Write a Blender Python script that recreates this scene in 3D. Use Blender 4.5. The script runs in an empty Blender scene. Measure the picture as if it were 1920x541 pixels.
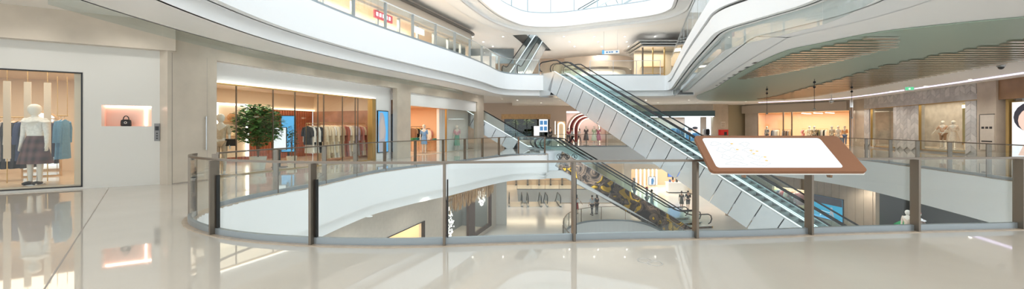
import bpy, bmesh, math, random
from mathutils import Vector, Matrix
from mathutils.geometry import tessellate_polygon

RND = random.Random(11)
S = bpy.context.scene
COL = S.collection
PI = math.pi

# ------------------------------------------------------------------ camera, sky, exposure
FPX, HZ, EYE = 740.0, 241.0, 1.6
cd = bpy.data.cameras.new('camera'); cam = bpy.data.objects.new('camera', cd); COL.objects.link(cam)
cd.sensor_width = 36; cd.sensor_fit = 'HORIZONTAL'; cd.lens = 36*FPX/1920
cd.shift_y = -(270.5-HZ)/1920; cd.clip_start = .05; cd.clip_end = 400
cam.location = (0, 0, EYE); cam.rotation_euler = (PI/2, 0, 0)
S.camera = cam
w = bpy.data.worlds.new('sky'); S.world = w; w.use_nodes = True
wb = w.node_tree.nodes['Background']; wb.inputs[0].default_value = (.86, .94, 1, 1); wb.inputs[1].default_value = 1.35
S.view_settings.view_transform = 'Standard'; S.view_settings.look = 'None'
S.view_settings.gamma = 1; S.view_settings.use_curve_mapping = False
S.view_settings.exposure = 0.78
S.cycles.max_bounces = 14; S.cycles.diffuse_bounces = 8; S.cycles.glossy_bounces = 4
S.cycles.transmission_bounces = 6; S.cycles.transparent_max_bounces = 40
S.cycles.sample_clamp_indirect = 10; S.cycles.use_denoising = True
S.cycles.caustics_reflective = False; S.cycles.caustics_refractive = False

# ------------------------------------------------------------------ materials
MATS = {}
def mat(name, col, rough=.5, metal=0, spec=.5, emit=0, var=0, scale=6, bump=0, ecol=None):
    if name in MATS: return MATS[name]
    m = bpy.data.materials.new(name); m.use_nodes = True; nt = m.node_tree
    b = nt.nodes['Principled BSDF']
    b.inputs['Base Color'].default_value = (*col, 1); b.inputs['Roughness'].default_value = rough
    b.inputs['Metallic'].default_value = metal; b.inputs['Specular IOR Level'].default_value = spec
    if emit:
        b.inputs['Emission Color'].default_value = (*(ecol or col), 1); b.inputs['Emission Strength'].default_value = emit
    if var or bump:
        tc = nt.nodes.new('ShaderNodeTexCoord'); n = nt.nodes.new('ShaderNodeTexNoise')
        n.inputs['Scale'].default_value = scale; n.inputs['Detail'].default_value = 5
        nt.links.new(tc.outputs['Object'], n.inputs['Vector'])
        if var:
            r = nt.nodes.new('ShaderNodeValToRGB')
            r.color_ramp.elements[0].position = .3; r.color_ramp.elements[1].position = .7
            r.color_ramp.elements[0].color = (*[max(0, c*(1-var)) for c in col], 1)
            r.color_ramp.elements[1].color = (*[min(1, c*(1+var)) for c in col], 1)
            nt.links.new(n.outputs['Fac'], r.inputs[0]); nt.links.new(r.outputs[0], b.inputs['Base Color'])
        if bump:
            bp = nt.nodes.new('ShaderNodeBump'); bp.inputs['Strength'].default_value = bump
            bp.inputs['Distance'].default_value = .02
            nt.links.new(n.outputs['Fac'], bp.inputs['Height']); nt.links.new(bp.outputs[0], b.inputs['Normal'])
    MATS[name] = m; return m
def glass(name, tint=(.93, .975, .965), refl=1.0, rough=0.0, base=.0):
    if name in MATS: return MATS[name]
    m = bpy.data.materials.new(name); m.use_nodes = True; nt = m.node_tree
    nt.nodes.remove(nt.nodes['Principled BSDF']); out = nt.nodes['Material Output']
    t = nt.nodes.new('ShaderNodeBsdfTransparent'); t.inputs[0].default_value = (*tint, 1)
    g = nt.nodes.new('ShaderNodeBsdfGlossy'); g.inputs['Roughness'].default_value = rough
    fr = nt.nodes.new('ShaderNodeLayerWeight'); fr.inputs[0].default_value = .5
    pw = nt.nodes.new('ShaderNodeMath'); pw.operation = 'POWER'; pw.inputs[1].default_value = 5
    mu = nt.nodes.new('ShaderNodeMath'); mu.operation = 'MULTIPLY_ADD'; mu.inputs[1].default_value = .8*refl; mu.inputs[2].default_value = .03*refl+base
    mx = nt.nodes.new('ShaderNodeMixShader')
    nt.links.new(fr.outputs['Facing'], pw.inputs[0]); nt.links.new(pw.outputs[0], mu.inputs[0]); nt.links.new(mu.outputs[0], mx.inputs[0])
    nt.links.new(t.outputs[0], mx.inputs[1]); nt.links.new(g.outputs[0], mx.inputs[2]); nt.links.new(mx.outputs[0], out.inputs[0])
    MATS[name] = m; return m
def flat_emit(name, col, e): return mat(name, tuple(c*.2 for c in col), .5, emit=e, ecol=col)

M_floor = mat('polished_cream_tile', (.54, .495, .43), .03, spec=1.0, var=.035, scale=.9)
M_floor2 = mat('lower_floor_tile', (.82, .80, .77), .12, spec=.5, var=.03, scale=.8)
M_white = mat('white_plaster', (.89, .90, .90), .45)
M_ceil = mat('ceiling_plaster', (.90, .885, .86), .6)
M_wallw = mat('shop_wall_paint', (.70, .69, .645), .5)
M_stone = mat('beige_stone', (.60, .53, .44), .22, var=.07, scale=1.6)
M_stoned = mat('tan_stone', (.50, .42, .33), .25, var=.08, scale=1.4)
M_brown = mat('brown_panel', (.30, .17, .085), .35, var=.12, scale=2)
M_tan = mat('tan_panel', (.36, .27, .19), .45, var=.06, scale=2)
M_cream = mat('cream_wall', (.80, .66, .50), .6)
M_peach = mat('peach_wall', (.80, .56, .38), .6)
M_terra = mat('terracotta_slats', (.42, .13, .06), .55, var=.15, scale=9)
M_shopfl = mat('shop_floor', (.66, .56, .45), .2, var=.05, scale=1)
M_bronze = mat('bronze_grey_metal', (.20, .165, .13), .32, metal=.75)
M_bronze2 = mat('copper_bronze_metal', (.34, .22, .14), .3, metal=.7)
M_steel = mat('brushed_steel', (.55, .56, .56), .28, metal=.9)
M_dark = mat('dark_metal', (.035, .035, .035), .35, metal=.4)
M_black = mat('black_rubber', (.012, .012, .013), .4)
M_gold = mat('brass_metal', (.50, .33, .12), .3, metal=.7)
M_shoe = mat('grey_base_channel', (.33, .37, .39), .35, metal=.6)
M_kerb = mat('stone_kerb', (.47, .38, .29), .25, var=.1, scale=8)
M_seam = mat('joint_grout', (.30, .27, .24), .6)
M_glass = glass('clear_railing_glass', (.965, .988, .983))
M_glassb = glass('escalator_glass', (.94, .988, .99), .9)
M_win = glass('shop_glass', (.96, .975, .96), .8)
M_smoke = glass('smoke_curtain_glass', (.90, .94, .94), 1.0, base=.03)
M_clad = mat('escalator_cladding', (.62, .66, .68), .22, metal=.35, var=.03, scale=2)
M_strip = flat_emit('escalator_light_strip', (.80, .97, 1), 1.1)
M_led = flat_emit('warm_led_strip', (1, .84, .62), 3.5)
M_ledw = flat_emit('white_led_strip', (1, .95, .86), 2.5)
M_ledp = flat_emit('violet_led_strip', (.84, .72, 1), 1.0)
M_lens = flat_emit('downlight_lens', (1, .93, .8), 14)
M_trim = mat('white_trim_ring', (.85, .85, .83), .4)
M_green = mat('sage_gloss_ceiling', (.33, .42, .34), .42, spec=.4)
M_slat = mat('mirror_slat', (.66, .60, .52), .2, metal=1)
M_groove = mat('shadow_gap', (.10, .10, .10), .7)
M_mann = mat('mannequin_white', (.84, .80, .74), .35)
M_skin = mat('skin', (.62, .40, .29), .55)
M_hair = mat('dark_hair', (.02, .015, .012), .5)
M_leaf = mat('leaf_green', (.09, .26, .06), .5, var=.35, scale=14)
M_leafd = mat('dark_leaf', (.035, .09, .03), .5, var=.4, scale=10)
M_bark = mat('bark', (.20, .13, .08), .8, var=.2, scale=20)
M_pot = mat('white_pot', (.75, .72, .68), .5)
M_wood = mat('pale_wood', (.62, .40, .20), .45, var=.15, scale=5)
M_screen = flat_emit('white_screen', (.93, .97, 1), .50)
M_frame = mat('copper_frame', (.33, .155, .085), .4, metal=.35)
M_red = mat('fire_red', (.62, .02, .02), .35)
M_teal = mat('teal_canopy', (.055, .10, .11), .35)
def colour(r, g, b, rough=.75): return mat('fabric_%02d_%02d_%02d' % (r*99, g*99, b*99), (r, g, b), rough, var=.12, scale=18, bump=.15)

# ------------------------------------------------------------------ mesh helpers
class MB:
    def __init__(s): s.v = []; s.f = []
    def add(s, vs, fs):
        o = len(s.v); s.v += [tuple(p) for p in vs]; s.f += [tuple(i+o for i in f) for f in fs]; return s
    def box(s, x0, x1, y0, y1, z0, z1):
        return s.add([(x0,y0,z0),(x1,y0,z0),(x1,y1,z0),(x0,y1,z0),(x0,y0,z1),(x1,y0,z1),(x1,y1,z1),(x0,y1,z1)],
                     [(3,2,1,0),(4,5,6,7),(0,1,5,4),(1,2,6,5),(2,3,7,6),(3,0,4,7)])
    def prism(s, poly, a, b, axis='z'):
        """extrude a 2D polygon along an axis"""
        n = len(poly)
        g = {'z': lambda p, h: (p[0], p[1], h), 'y': lambda p, h: (p[0], h, p[1]), 'x': lambda p, h: (h, p[0], p[1])}[axis]
        tris = tessellate_polygon([[Vector((p[0], p[1], 0)) for p in poly]])
        vs = [g(p, a) for p in poly] + [g(p, b) for p in poly]
        fs = [tuple(t) for t in tris] + [tuple(n+i for i in reversed(t)) for t in tris]
        fs += [(i, (i+1) % n, n+(i+1) % n, n+i) for i in range(n)]
        return s.add(vs, fs)
    def tube(s, path, r, n=8, cap=True, closed=False):
        P = [Vector(p) for p in path]; m = len(P); rr = r if isinstance(r, (list, tuple)) else [r]*m
        vs = []; up = Vector((0, 0, 1)); prev = None
        for i, p in enumerate(P):
            if closed: t = P[(i+1) % m]-P[i-1]
            else: t = (P[min(i+1, m-1)]-P[max(i-1, 0)])
            t = t.normalized() if t.length > 1e-9 else Vector((0, 0, 1))
            if prev is None:
                a = t.cross(up)
                if a.length < .05: a = t.cross(Vector((0, 1, 0)))
            else:
                a = prev-t*prev.dot(t)
                if a.length < 1e-6: a = t.cross(Vector((0, 1, .1)))
            a.normalize(); b = t.cross(a); prev = a
            for k in range(n):
                q = 2*PI*k/n; vs.append(p+(a*math.cos(q)+b*math.sin(q))*rr[i])
        fs = []
        for i in range(m if closed else m-1):
            j = (i+1) % m
            for k in range(n):
                l = (k+1) % n; fs.append((i*n+k, i*n+l, j*n+l, j*n+k))
        if cap and not closed: fs += [tuple(range(n-1, -1, -1)), tuple((m-1)*n+k for k in range(n))]
        return s.add(vs, fs)
    def rings(s, rings, cap=True):
        """rings = list of point lists with equal length"""
        n = len(rings[0]); vs = [p for r in rings for p in r]; fs = []
        for i in range(len(rings)-1):
            for k in range(n):
                l = (k+1) % n; fs.append((i*n+k, i*n+l, (i+1)*n+l, (i+1)*n+k))
        if cap: fs += [tuple(range(n-1, -1, -1)), tuple((len(rings)-1)*n+k for k in range(n))]
        return s.add(vs, fs)
    def lathe(s, prof, n=16, c=(0, 0, 0), sx=1, sy=1):
        return s.rings([[(c[0]+r*sx*math.cos(2*PI*k/n), c[1]+r*sy*math.sin(2*PI*k/n), c[2]+z) for k in range(n)] for r, z in prof])
    def ball(s, c, rx, ry, rz, n=12, m=8):
        return s.rings([[(c[0]+rx*math.sin(PI*i/m)*math.cos(2*PI*k/n), c[1]+ry*math.sin(PI*i/m)*math.sin(2*PI*k/n), c[2]-rz*math.cos(PI*i/m)) for k in range(n)]
                        for i in ([.02]+list(range(1, m))+[m-.02])])
    def ribbon(s, path, n0, n1, z0, z1, closed=False):
        """rectangular section swept along a plan path; n0..n1 lateral, z0..z1 vertical"""
        P = path; m = len(P); N = normals(P, closed); rings = []
        for p, q in zip(P, N):
            rings.append([(p[0]+q[0]*n0, p[1]+q[1]*n0, z0), (p[0]+q[0]*n1, p[1]+q[1]*n1, z0),
                          (p[0]+q[0]*n1, p[1]+q[1]*n1, z1), (p[0]+q[0]*n0, p[1]+q[1]*n0, z1)])
        if closed: rings.append(rings[0])
        return s.rings(rings, cap=not closed)
    def flat(s, outer, holes, z, flip=False):
        polys = [[Vector((p[0], p[1], 0)) for p in outer]] + [[Vector((p[0], p[1], 0)) for p in h] for h in holes]
        t = tessellate_polygon(polys); allp = [p for q in polys for p in q]
        fs = []
        for a, b, c in t:
            nz = (allp[b]-allp[a]).cross(allp[c]-allp[a]).z
            if abs(nz) < 1e-9: continue
            if (nz < 0) != flip: a, c = c, a
            fs.append((a, b, c))
        return s.add([(p.x, p.y, z) for p in allp], fs)
    def mesh(s, name, m, smooth=False):
        me = bpy.data.meshes.new(name); me.from_pydata(s.v, [], s.f); me.materials.append(m)
        if smooth:
            me.polygons.foreach_set('use_smooth', [True]*len(me.polygons))
            try: me.set_sharp_from_angle(angle=math.radians(40))
            except Exception: pass
        me.update(); return me
    def build(s, name, m, parent=None, loc=(0, 0, 0), rz=0, smooth=False):
        return put(name, s.mesh(name, m, smooth), parent, loc, rz)
def put(name, me, parent=None, loc=(0, 0, 0), rz=0):
    o = bpy.data.objects.new(name, me); COL.objects.link(o); o.parent = parent
    o.location = loc; o.rotation_euler = (0, 0, rz); return o
def recol(o, m):
    o.material_slots[0].link = 'OBJECT'; o.material_slots[0].material = m; return o
def fixn(o):
    bm = bmesh.new(); bm.from_mesh(o.data); bmesh.ops.recalc_face_normals(bm, faces=bm.faces); bm.to_mesh(o.data); bm.free(); return o
def normals(P, closed=False):
    m = len(P); out = []
    for i in range(m):
        a = P[i-1] if (closed or i > 0) else P[i]; b = P[(i+1) % m] if (closed or i < m-1) else P[i]
        dx, dy = b[0]-a[0], b[1]-a[1]; l = math.hypot(dx, dy) or 1
        out.append((-dy/l, dx/l))
    return out
def spline(pts, closed=True, n=7):
    m = len(pts); out = []
    for i in range(m if closed else m-1):
        if closed: p0, p1, p2, p3 = pts[i-1], pts[i], pts[(i+1) % m], pts[(i+2) % m]
        else: p0, p1, p2, p3 = pts[max(i-1, 0)], pts[i], pts[i+1], pts[min(i+2, m-1)]
        for k in range(n):
            t = k/n
            out.append(tuple(.5*((2*p1[j])+(-p0[j]+p2[j])*t+(2*p0[j]-5*p1[j]+4*p2[j]-p3[j])*t*t+(-p0[j]+3*p1[j]-3*p2[j]+p3[j])*t**3) for j in range(2)))
    if not closed: out.append(tuple(pts[-1][:2]))
    return out
def area(P): return .5*sum(P[i-1][0]*P[i][1]-P[i][0]*P[i-1][1] for i in range(len(P)))
def ccw(P): return P if area(P) > 0 else P[::-1]
def outset(P, d):   # ccw closed: left normal points inwards
    return [(p[0]-q[0]*d, p[1]-q[1]*d) for p, q in zip(P, normals(P, True))]
def along(P, s):
    for a, b in zip(P, P[1:]):
        l = math.dist(a, b)
        if s <= l: return (a[0]+(b[0]-a[0])*s/l, a[1]+(b[1]-a[1])*s/l), math.atan2(b[1]-a[1], b[0]-a[0])
        s -= l
    return P[-1], math.atan2(P[-1][1]-P[-2][1], P[-1][0]-P[-2][0])
def plen(P): return sum(math.dist(a, b) for a, b in zip(P, P[1:]))
def sub(P, s0, s1, n):
    return [along(P, s0+(s1-s0)*i/n)[0] for i in range(n+1)]
def struct(o): o['kind'] = 'structure'; return o
def tag(o, label, cat, group=None):
    o['label'] = label; o['category'] = cat
    if group: o['group'] = group
    return o
ORD = ['first', 'second', 'third', 'fourth', 'fifth', 'sixth', 'seventh', 'eighth', 'ninth', 'tenth', 'eleventh', 'twelfth']
def thing(name, label, cat, loc=(0, 0, 0), rz=0, group=None):
    return tag(put(name, None, None, loc, rz), label, cat, group)
def part_label(o, t): o['label'] = t; return o
def XP(px, depth): return (px-960)*depth/FPX
def ZP(py, depth): return EYE-(py-HZ)*depth/FPX
def G(px, py, z=0):
    d = (EYE-z)*FPX/(py-HZ); return (XP(px, d), d)
class Fr:
    """plan line; u runs along it, n into the shop (left of travel)"""
    def __init__(s, p0, p1):
        s.o = p0; s.L = math.dist(p0, p1); s.d = ((p1[0]-p0[0])/s.L, (p1[1]-p0[1])/s.L)
        s.rz = math.atan2(s.d[1], s.d[0]); s.loc = (p0[0], p0[1], 0)
    def xy(s, u, n): return (s.o[0]+s.d[0]*u-s.d[1]*n, s.o[1]+s.d[1]*u+s.d[0]*n)
    def w(s, u, n, z=0): x, y = s.xy(u, n); return (x, y, z)
    def u(s, px, n=0):
        k = (px-960)/FPX
        return (k*(s.o[1]+s.d[0]*n)-s.o[0]+s.d[1]*n)/(s.d[0]-k*s.d[1])
    def z(s, py, u, n=0): return ZP(py, s.xy(u, n)[1])
    def put(s, mb, name, m, parent=None, smooth=False): return mb.build(name, m, parent, s.loc, s.rz, smooth)
def wall(mb, u0, u1, n0, n1, z0, z1, holes=()):
    """wall boxes with rectangular openings (u0,u1,z0,z1), sorted, not overlapping"""
    x = u0
    for a, b, c, d in sorted(holes):
        if a > x: mb.box(x, a, n0, n1, z0, z1)
        if c > z0: mb.box(a, b, n0, n1, z0, c)
        if d < z1: mb.box(a, b, n0, n1, d, z1)
        x = b
    if x < u1: mb.box(x, u1, n0, n1, z0, z1)
    return mb
def area_light(loc, sx, sy, power, col=(1, .86, .68), rz=0, name='shop_ceiling_lamp'):
    l = bpy.data.lights.new(name, 'AREA'); l.shape = 'RECTANGLE'; l.size = sx; l.size_y = sy; l.energy = power*.6; l.color = col
    o = bpy.data.objects.new(name, l); COL.objects.link(o); o.location = loc; o.rotation_euler = (0, 0, rz); return o
def point_light(loc, power, col=(1, .98, .95), r=.12, name='downlight_lamp'):
    l = bpy.data.lights.new(name, 'SPOT'); l.energy = power*.32; l.color = col; l.shadow_soft_size = r; l.spot_size = 2.5; l.spot_blend = .6
    o = bpy.data.objects.new(name, l); COL.objects.link(o); o.location = loc; return o

# ------------------------------------------------------------------ plan outlines (metres, camera at the origin)
H2 = ccw(spline([(8.37,6.47),(6.82,6.33),(5.11,6.17),(3.4,5.95),(1.73,5.83),(0,5.66),(-1.82,5.5),(-3.5,5.72),(-4.75,6.25),(-5.62,7.05),(-5.92,8.2),
      (-5.75,9.6),(-5.4,10.9),(-5.19,12.6),(-4.84,14.4),(-3.85,16.5),(-2.7,18.4),(-1.5,20.9),(-.3,23.0),(.7,23.9),(1.95,24.2),(2.25,24.6),(2.3,25.5),
      (2.3,29.8),(2.5,33),(3.6,34.5),(6,34.9),(11,34.9),(14.2,32.5),(16.2,28.5),(17.8,24.5),(17.9,20.8),(16.9,16.8),(15.1,11.6),(13.4,8.3),(11.2,6.95)], n=8))
H3 = ccw(spline([(-5.2,5.2),(-6.15,6.6),(-6.42,9),(-6.2,11.5),(-5.35,14.5),(-4.1,17.6),(-2.75,20.8),(-1.65,24),(-.85,27),(.1,28.3),(2,28.75),(5,29),(8,29),
      (10.7,28.9),(11.2,28.2),(9.6,23.2),(7.8,17.8),(6.3,13),(5.87,11.3),(6.15,10.1),(6.5,8.9),(6.4,7.9),(5.8,6.6),(4,5.4),(0,4.9)], n=8))
H4 = ccw(spline([(-5,6),(-6.3,10),(-5,16),(-3,22),(-1.2,28),(.25,30.8),(1.6,32),(4,32),(6.8,30.7),(9.9,29.1),(10.9,27.7),(10.5,25.6),(8,18),(6,11),(4.8,6),(0,5)], n=8))
H1 = ccw(spline([(4.2,20),(3.3,24),(3.9,27.6),(5.2,29.6),(7,30.4),(9.2,30.1),(10.2,28),(10.2,23.5),(9.6,20.2),(7,19.2)], n=6))
H1b = ccw([(.6,37.5),(9,37.5),(12,38),(12,46),(.6,46)])

def cut(P, i0, i1):
    n = len(P); i0 %= n; i1 %= n
    out = []; i = i0
    while True:
        out.append(P[i])
        if i == i1: break
        i = (i+1) % n
    return out
def nearest(P, q): return min(range(len(P)), key=lambda i: math.dist(P[i], q))
# ------------------------------------------------------------------ slabs, tiered white edges, ceilings
def edge_profile(name_no, hole, ztop, groove=None):
    mb = MB(); P = hole
    up = outset(P, .0)
    if groove:
        zg, cond = groove
        seg = [i for i in range(len(P)) if cond(P[i])]
        i0, i1 = nearest(P, (5.6, 6.3)), nearest(P, (11.05, 28.6)); A, B = cut(P, i0, i1), cut(P, i1, i0); o5 = outset(P, .05); A5 = cut(o5, i0, i1)
        mb.ribbon(A, -.25, 0, zg+.035, ztop-.005); mb.ribbon(A5, -.2, 0, ztop-1.1, zg-.035); mb.ribbon(B, -.25, 0, ztop-1.1, ztop-.005)
        struct(fixn(MB().ribbon(cut(outset(P, .12), i0, i1), -.1, 0, zg-.035, zg+.035).build('trim_30', M_groove)))
    else:
        mb.ribbon(P, -.25, 0, ztop-1.1, ztop-.005, True)
    c2 = outset(P, 1.0); c3 = outset(P, 2.0); q2 = outset(P, .2); q3 = outset(P, .3)
    cl = groove is None; sel = (lambda Q: cut(Q, i0, i1)) if groove else (lambda Q: Q)
    mb.ribbon(sel(q2), -.85, 0, ztop-1.1, ztop-1.06, cl)          # upper soffit
    mb.ribbon(sel(c2), -.08, 0, ztop-1.3, ztop-1.06, cl)          # riser
    mb.ribbon(sel(c2), -1.02, -.04, ztop-1.3, ztop-1.26, cl)      # lower soffit
    mb.ribbon(sel(c3), -.06, 0, ztop-1.3, ztop-.8, cl)
    if groove:                                                    # left and far side: a lower recessed band instead
        sel = lambda Q: cut(Q, i1, i0)
        mb.ribbon(sel(q2), -.15, 0, ztop-1.1, ztop-1.06)
        mb.ribbon(sel(q3), -.08, 0, ztop-1.48, ztop-1.08)
        mb.ribbon(sel(q3), -1.5, -.02, ztop-1.48, ztop-1.44)
        mb.ribbon(sel(outset(P, 1.75)), -.06, 0, ztop-1.48, ztop-.8)
        mb.ribbon(sel(outset(P, 1.75)), -.3, 0, ztop-.86, ztop-.8)
    o = fixn(mb.build('trim_%d' % name_no, M_white, smooth=True)); struct(o)
    return c3
c3_2 = edge_profile(1, H2, 0)
struct(fixn(MB().ribbon(outset(H2, .14), -.12, 0, -1.5, -1.1, True).build('trim_31', M_white, smooth=True)))
c3_3 = edge_profile(2, H3, 5.5, (4.98, lambda p: True))
c3_4 = edge_profile(3, H4, 11)
OUT = [(-27, -5), (42, -5), (42, 62), (-27, 62)]
E3hole = [(-9.5, 31.6), (.4, 31.6), (.4, 33.4), (-9.5, 33.4)]
E4hole = [(.05, 34.5), (2.0, 33.95), (4.1, 41.2), (2.1, 41.8)]
struct(MB().flat(OUT, [H2], 0).build('floor', M_floor))
struct(MB().flat(OUT, [H1, H1b], -5.5).build('floor_lower', M_floor2))
struct(MB().flat(OUT, [], -11).build('floor_basement', M_floor2))
struct(MB().box(-20, 36, 50, 50.3, -11, -5.52).box(-20, 36, 47.2, 47.5, -11, -5.52).build('wall_basement', M_cream))
struct(MB().flat(OUT, [H3, E3hole], 5.5).build('floor_upper', M_floor2))
struct(MB().flat(OUT, [H4, E4hole], 11).build('floor_top', M_floor2))
def split_ceiling(c3, zl, zr, nm):
    P = ccw(c3)
    n = len(P); k = next(i for i in range(n) if P[i][0] >= 0 and P[i-1][0] < 0 and P[i][1] < 15)   # near crossing, going right
    P = P[k:]+P[:k]
    j = next(i for i in range(n) if P[i][0] < 0)
    right, left = P[:j], P[j:]
    pr = [(0, right[0][1])]+right+[(0, right[-1][1]), (0, 62), (42, 62), (42, -5), (0, -5)]
    pl = [(0, left[0][1])]+left+[(0, left[-1][1]), (0, -5), (-27, -5), (-27, 62), (0, 62)]
    struct(MB().flat(pr, [], zr, True).build('ceiling_%s_right' % nm, M_ceil))
    struct(MB().flat(pl, [], zl, True).build('ceiling_%s_left' % nm, M_ceil))
split_ceiling(c3_3, 4.65, 4.28, 'middle')
split_ceiling(c3_2, -1.28, -1.28, 'lower')
struct(MB().flat(OUT, [c3_4, E4hole], 9.76, True).build('ceiling_upper', M_ceil))
struct(fixn(MB().ribbon(H1, -.25, 0, -7, -5.505, True).build('trim_4', M_white)))
struct(fixn(MB().ribbon(H1b, -.25, 0, -7, -5.505, True).build('trim_5', M_white)))
# stone kerb strip around the atrium edge and the one visible floor joint
struct(fixn(MB().ribbon(outset(H2, .2), 0, .2, -.02, .012, True).build('trim_6', M_kerb)))
a, b = (-10.75, 10.5), (-1.5, .5)
struct(MB().prism([(a[0], a[1]), (b[0], b[1]), (b[0]+.012, b[1]+.011), (a[0]+.012, a[1]+.011)], -.01, .0015).build('trim_7', M_seam))

# ------------------------------------------------------------------ railings
def railing(label, P, z, spacing=1.78, h=1.12, closed=False, pm=M_bronze, hm=M_bronze, gm=M_glass, plate=(.13, .035), first=0.0, hr=.032, group=None, shoe=.1, rail_z=None, post_h=None, clamp=False):
    """glass railing; path P runs with the void on its left"""
    if closed: P = list(P)+[P[0]]
    L = plen(P); (x0, y0), _ = P[0], 0
    t = thing('glass_railing', label, 'railing', (P[0][0], P[0][1], z), 0, group)
    Q = [(p[0]-P[0][0], p[1]-P[0][1]) for p in P]
    fixn(MB().ribbon(Q, -.06, .0, 0, shoe, False).build('base_channel', M_shoe, t))
    rz = rail_z or h
    fixn(MB().ribbon(Q, -.055, .0, rz-hr, rz, False).build('handrail', hm, t, smooth=True))
    ph = post_h or (h-.03)
    pmesh = MB().box(-plate[1]/2, plate[1]/2, -.055-plate[0]*.55, -.055+plate[0]*.45, 0, ph).mesh('post', pm)
    cmesh = MB().box(.03, .05, -.05, -.005, .05, h*.78).mesh('glass_clamp', M_dark)
    n = max(1, round((L-first)/spacing)); st = [first+(L-first)*i/n for i in range(n+1)]
    if first > .3: st = [0]+st
    for i, s in enumerate(st):
        if closed and i == len(st)-1: break
        p, a = along(Q, s); po = put('post', pmesh, t, (p[0], p[1], 0), a)
        if clamp: put('glass_clamp', cmesh, po)
    for s0, s1 in zip(st, st[1:]):
        if s1-s0 < .2: continue
        fixn(MB().ribbon(sub(Q, s0+.045, s1-.045, 5), -.035, -.021, shoe*.5, h-.02).build('glass_panel', gm, t))
    return t
# H lists are ccw: walking them keeps the void on the left
R2 = outset(H2, .06)
seg = cut(R2, nearest(R2, (-5.95, 8.4)), nearest(R2, (17.9, 20.8)))      # near run: left bend -> right
near_path = cut(R2, nearest(R2, (-5.75, 7.3)), nearest(R2, (13.2, 8.1)))
_L = plen(near_path)
railing('long bronze-posted glass railing along the near floor edge in front of the camera', near_path, 0, 1.79, 1.15, first=.05, clamp=True)
right_path = cut(R2, nearest(R2, (13.4, 8.3)), nearest(R2, (16.2, 28.5)))
railing('glass railing along the right side walkway in front of the marble shop', right_path, 0, 1.8, 1.12)
far_path = cut(R2, nearest(R2, (16.0, 29.0)), nearest(R2, (3.2, 34.2)))
railing('far glass railing across the atrium before the shop with pink arches', far_path, 0, 1.8, 1.12)
left_path = cut(R2, nearest(R2, (2.1, 24.3)), nearest(R2, (-5.9, 8.0)))
railing('curving glass railing along the left walkway before the clothes shops', left_path, 0, 1.8, 1.12, pm=M_bronze)
R3 = outset(H3, .06)
railing('upper floor glass railing above the left white balcony edge', cut(R3, nearest(R3, (1.9, 28.75)), nearest(R3, (-6.3, 7.2))), 5.5, 1.75, 1.12, pm=M_shoe, hm=M_steel)
railing('upper floor glass railing across the far white balcony edge', cut(R3, nearest(R3, (10.9, 28.6)), nearest(R3, (5.6, 29))), 5.5, 1.75, 1.12, pm=M_steel, hm=M_steel, plate=(.05, .04))
railing('upper floor glass railing on the right white balcony edge', cut(R3, nearest(R3, (6.4, 7.9)), nearest(R3, (11.1, 28.0))), 5.5, 1.75, 1.12, pm=M_steel, hm=M_steel, plate=(.05, .04))
R4 = outset(H4, .06)
railing('top floor glass railing on the highest white balcony ring', R4, 11, 1.9, 1.15, closed=True, pm=M_shoe, hm=M_shoe, plate=(.07, .06))
Rl = outset(H1, .06)
railing('ground floor glass railing round the curved opening below the escalators', Rl, -5.5, 1.8, 1.1, closed=True, pm=M_bronze, plate=(.06, .03))
Rb = [(12, 46), (.6, 46)]
railing('distant ground floor railing behind the lower escalator heads', Rb, -5.5, 1.6, 1.1)

# hanging smoke-barrier glass under the upper floor
def curtain(label, P, z0, z1, step):
    t = thing('smoke_curtain', label, 'glass screen', (P[0][0], P[0][1], z0))
    Q = [(p[0]-P[0][0], p[1]-P[0][1]) for p in P]; L = plen(Q); n = round(L/step)
    fixn(MB().ribbon(Q, -.03, .03, z1-z0-.03, z1-z0+.02).build('top_channel', M_trim, t))
    for i in range(n):
        fixn(MB().ribbon(sub(Q, L*i/n+.01, L*(i+1)/n-.01, 6), -.006, .006, 0, z1-z0).build('glass_panel', M_smoke, t))
C3r = outset(H3, .35)
curtain('frameless glass strip hanging below the curved right balcony edge', cut(C3r, nearest(C3r, (5.9, 6.6)), nearest(C3r, (11.2, 28))), 3.9, 4.42, 2.6)
C3l = outset(H3, 2.1)
curtain('frameless glass strip hanging below the left balcony soffit', cut(C3l, nearest(C3l, (-3.2, 26)), nearest(C3l, (-8.3, 7))), 3.85, 4.66, 2.6)

# ------------------------------------------------------------------ left shop walls
F1 = Fr((-20, 5.3), (-9.94, 11.5))
F2 = Fr((-9.43, 12.3), (-2.25, 31.5))
uW = F1.u(155); uA, uB = F1.u(190), F1.u(284)
o = wall(MB(), 0, F1.L, 0, .25, 0, 4.66, [(4, uW, .05, 3.1), (uA, uB, 1.67, 2.25)])
struct(F1.put(o, 'wall_left', M_wallw))
mb = MB()
mb.box(0, F1.L+.15, -.28, 0, 3.83, 4.66)
struct(F1.put(mb, 'trim_8', M_stone))
F1b = Fr((-9.82, 11.25), (-9.43, 12.3))
mb = MB().box(0, F1b.L, 0, .35, 0, 4.66)
struct(F1b.put(mb, 'wall_pillar', M_stone))
mb = MB().box(-.1, .25, -.02, .26, 0, 4.66); struct(F1.put(MB().box(F1.L-.1, F1.L+.02, -.1, .05, 0, 3.83), 'trim_9', M_stoned))
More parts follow.
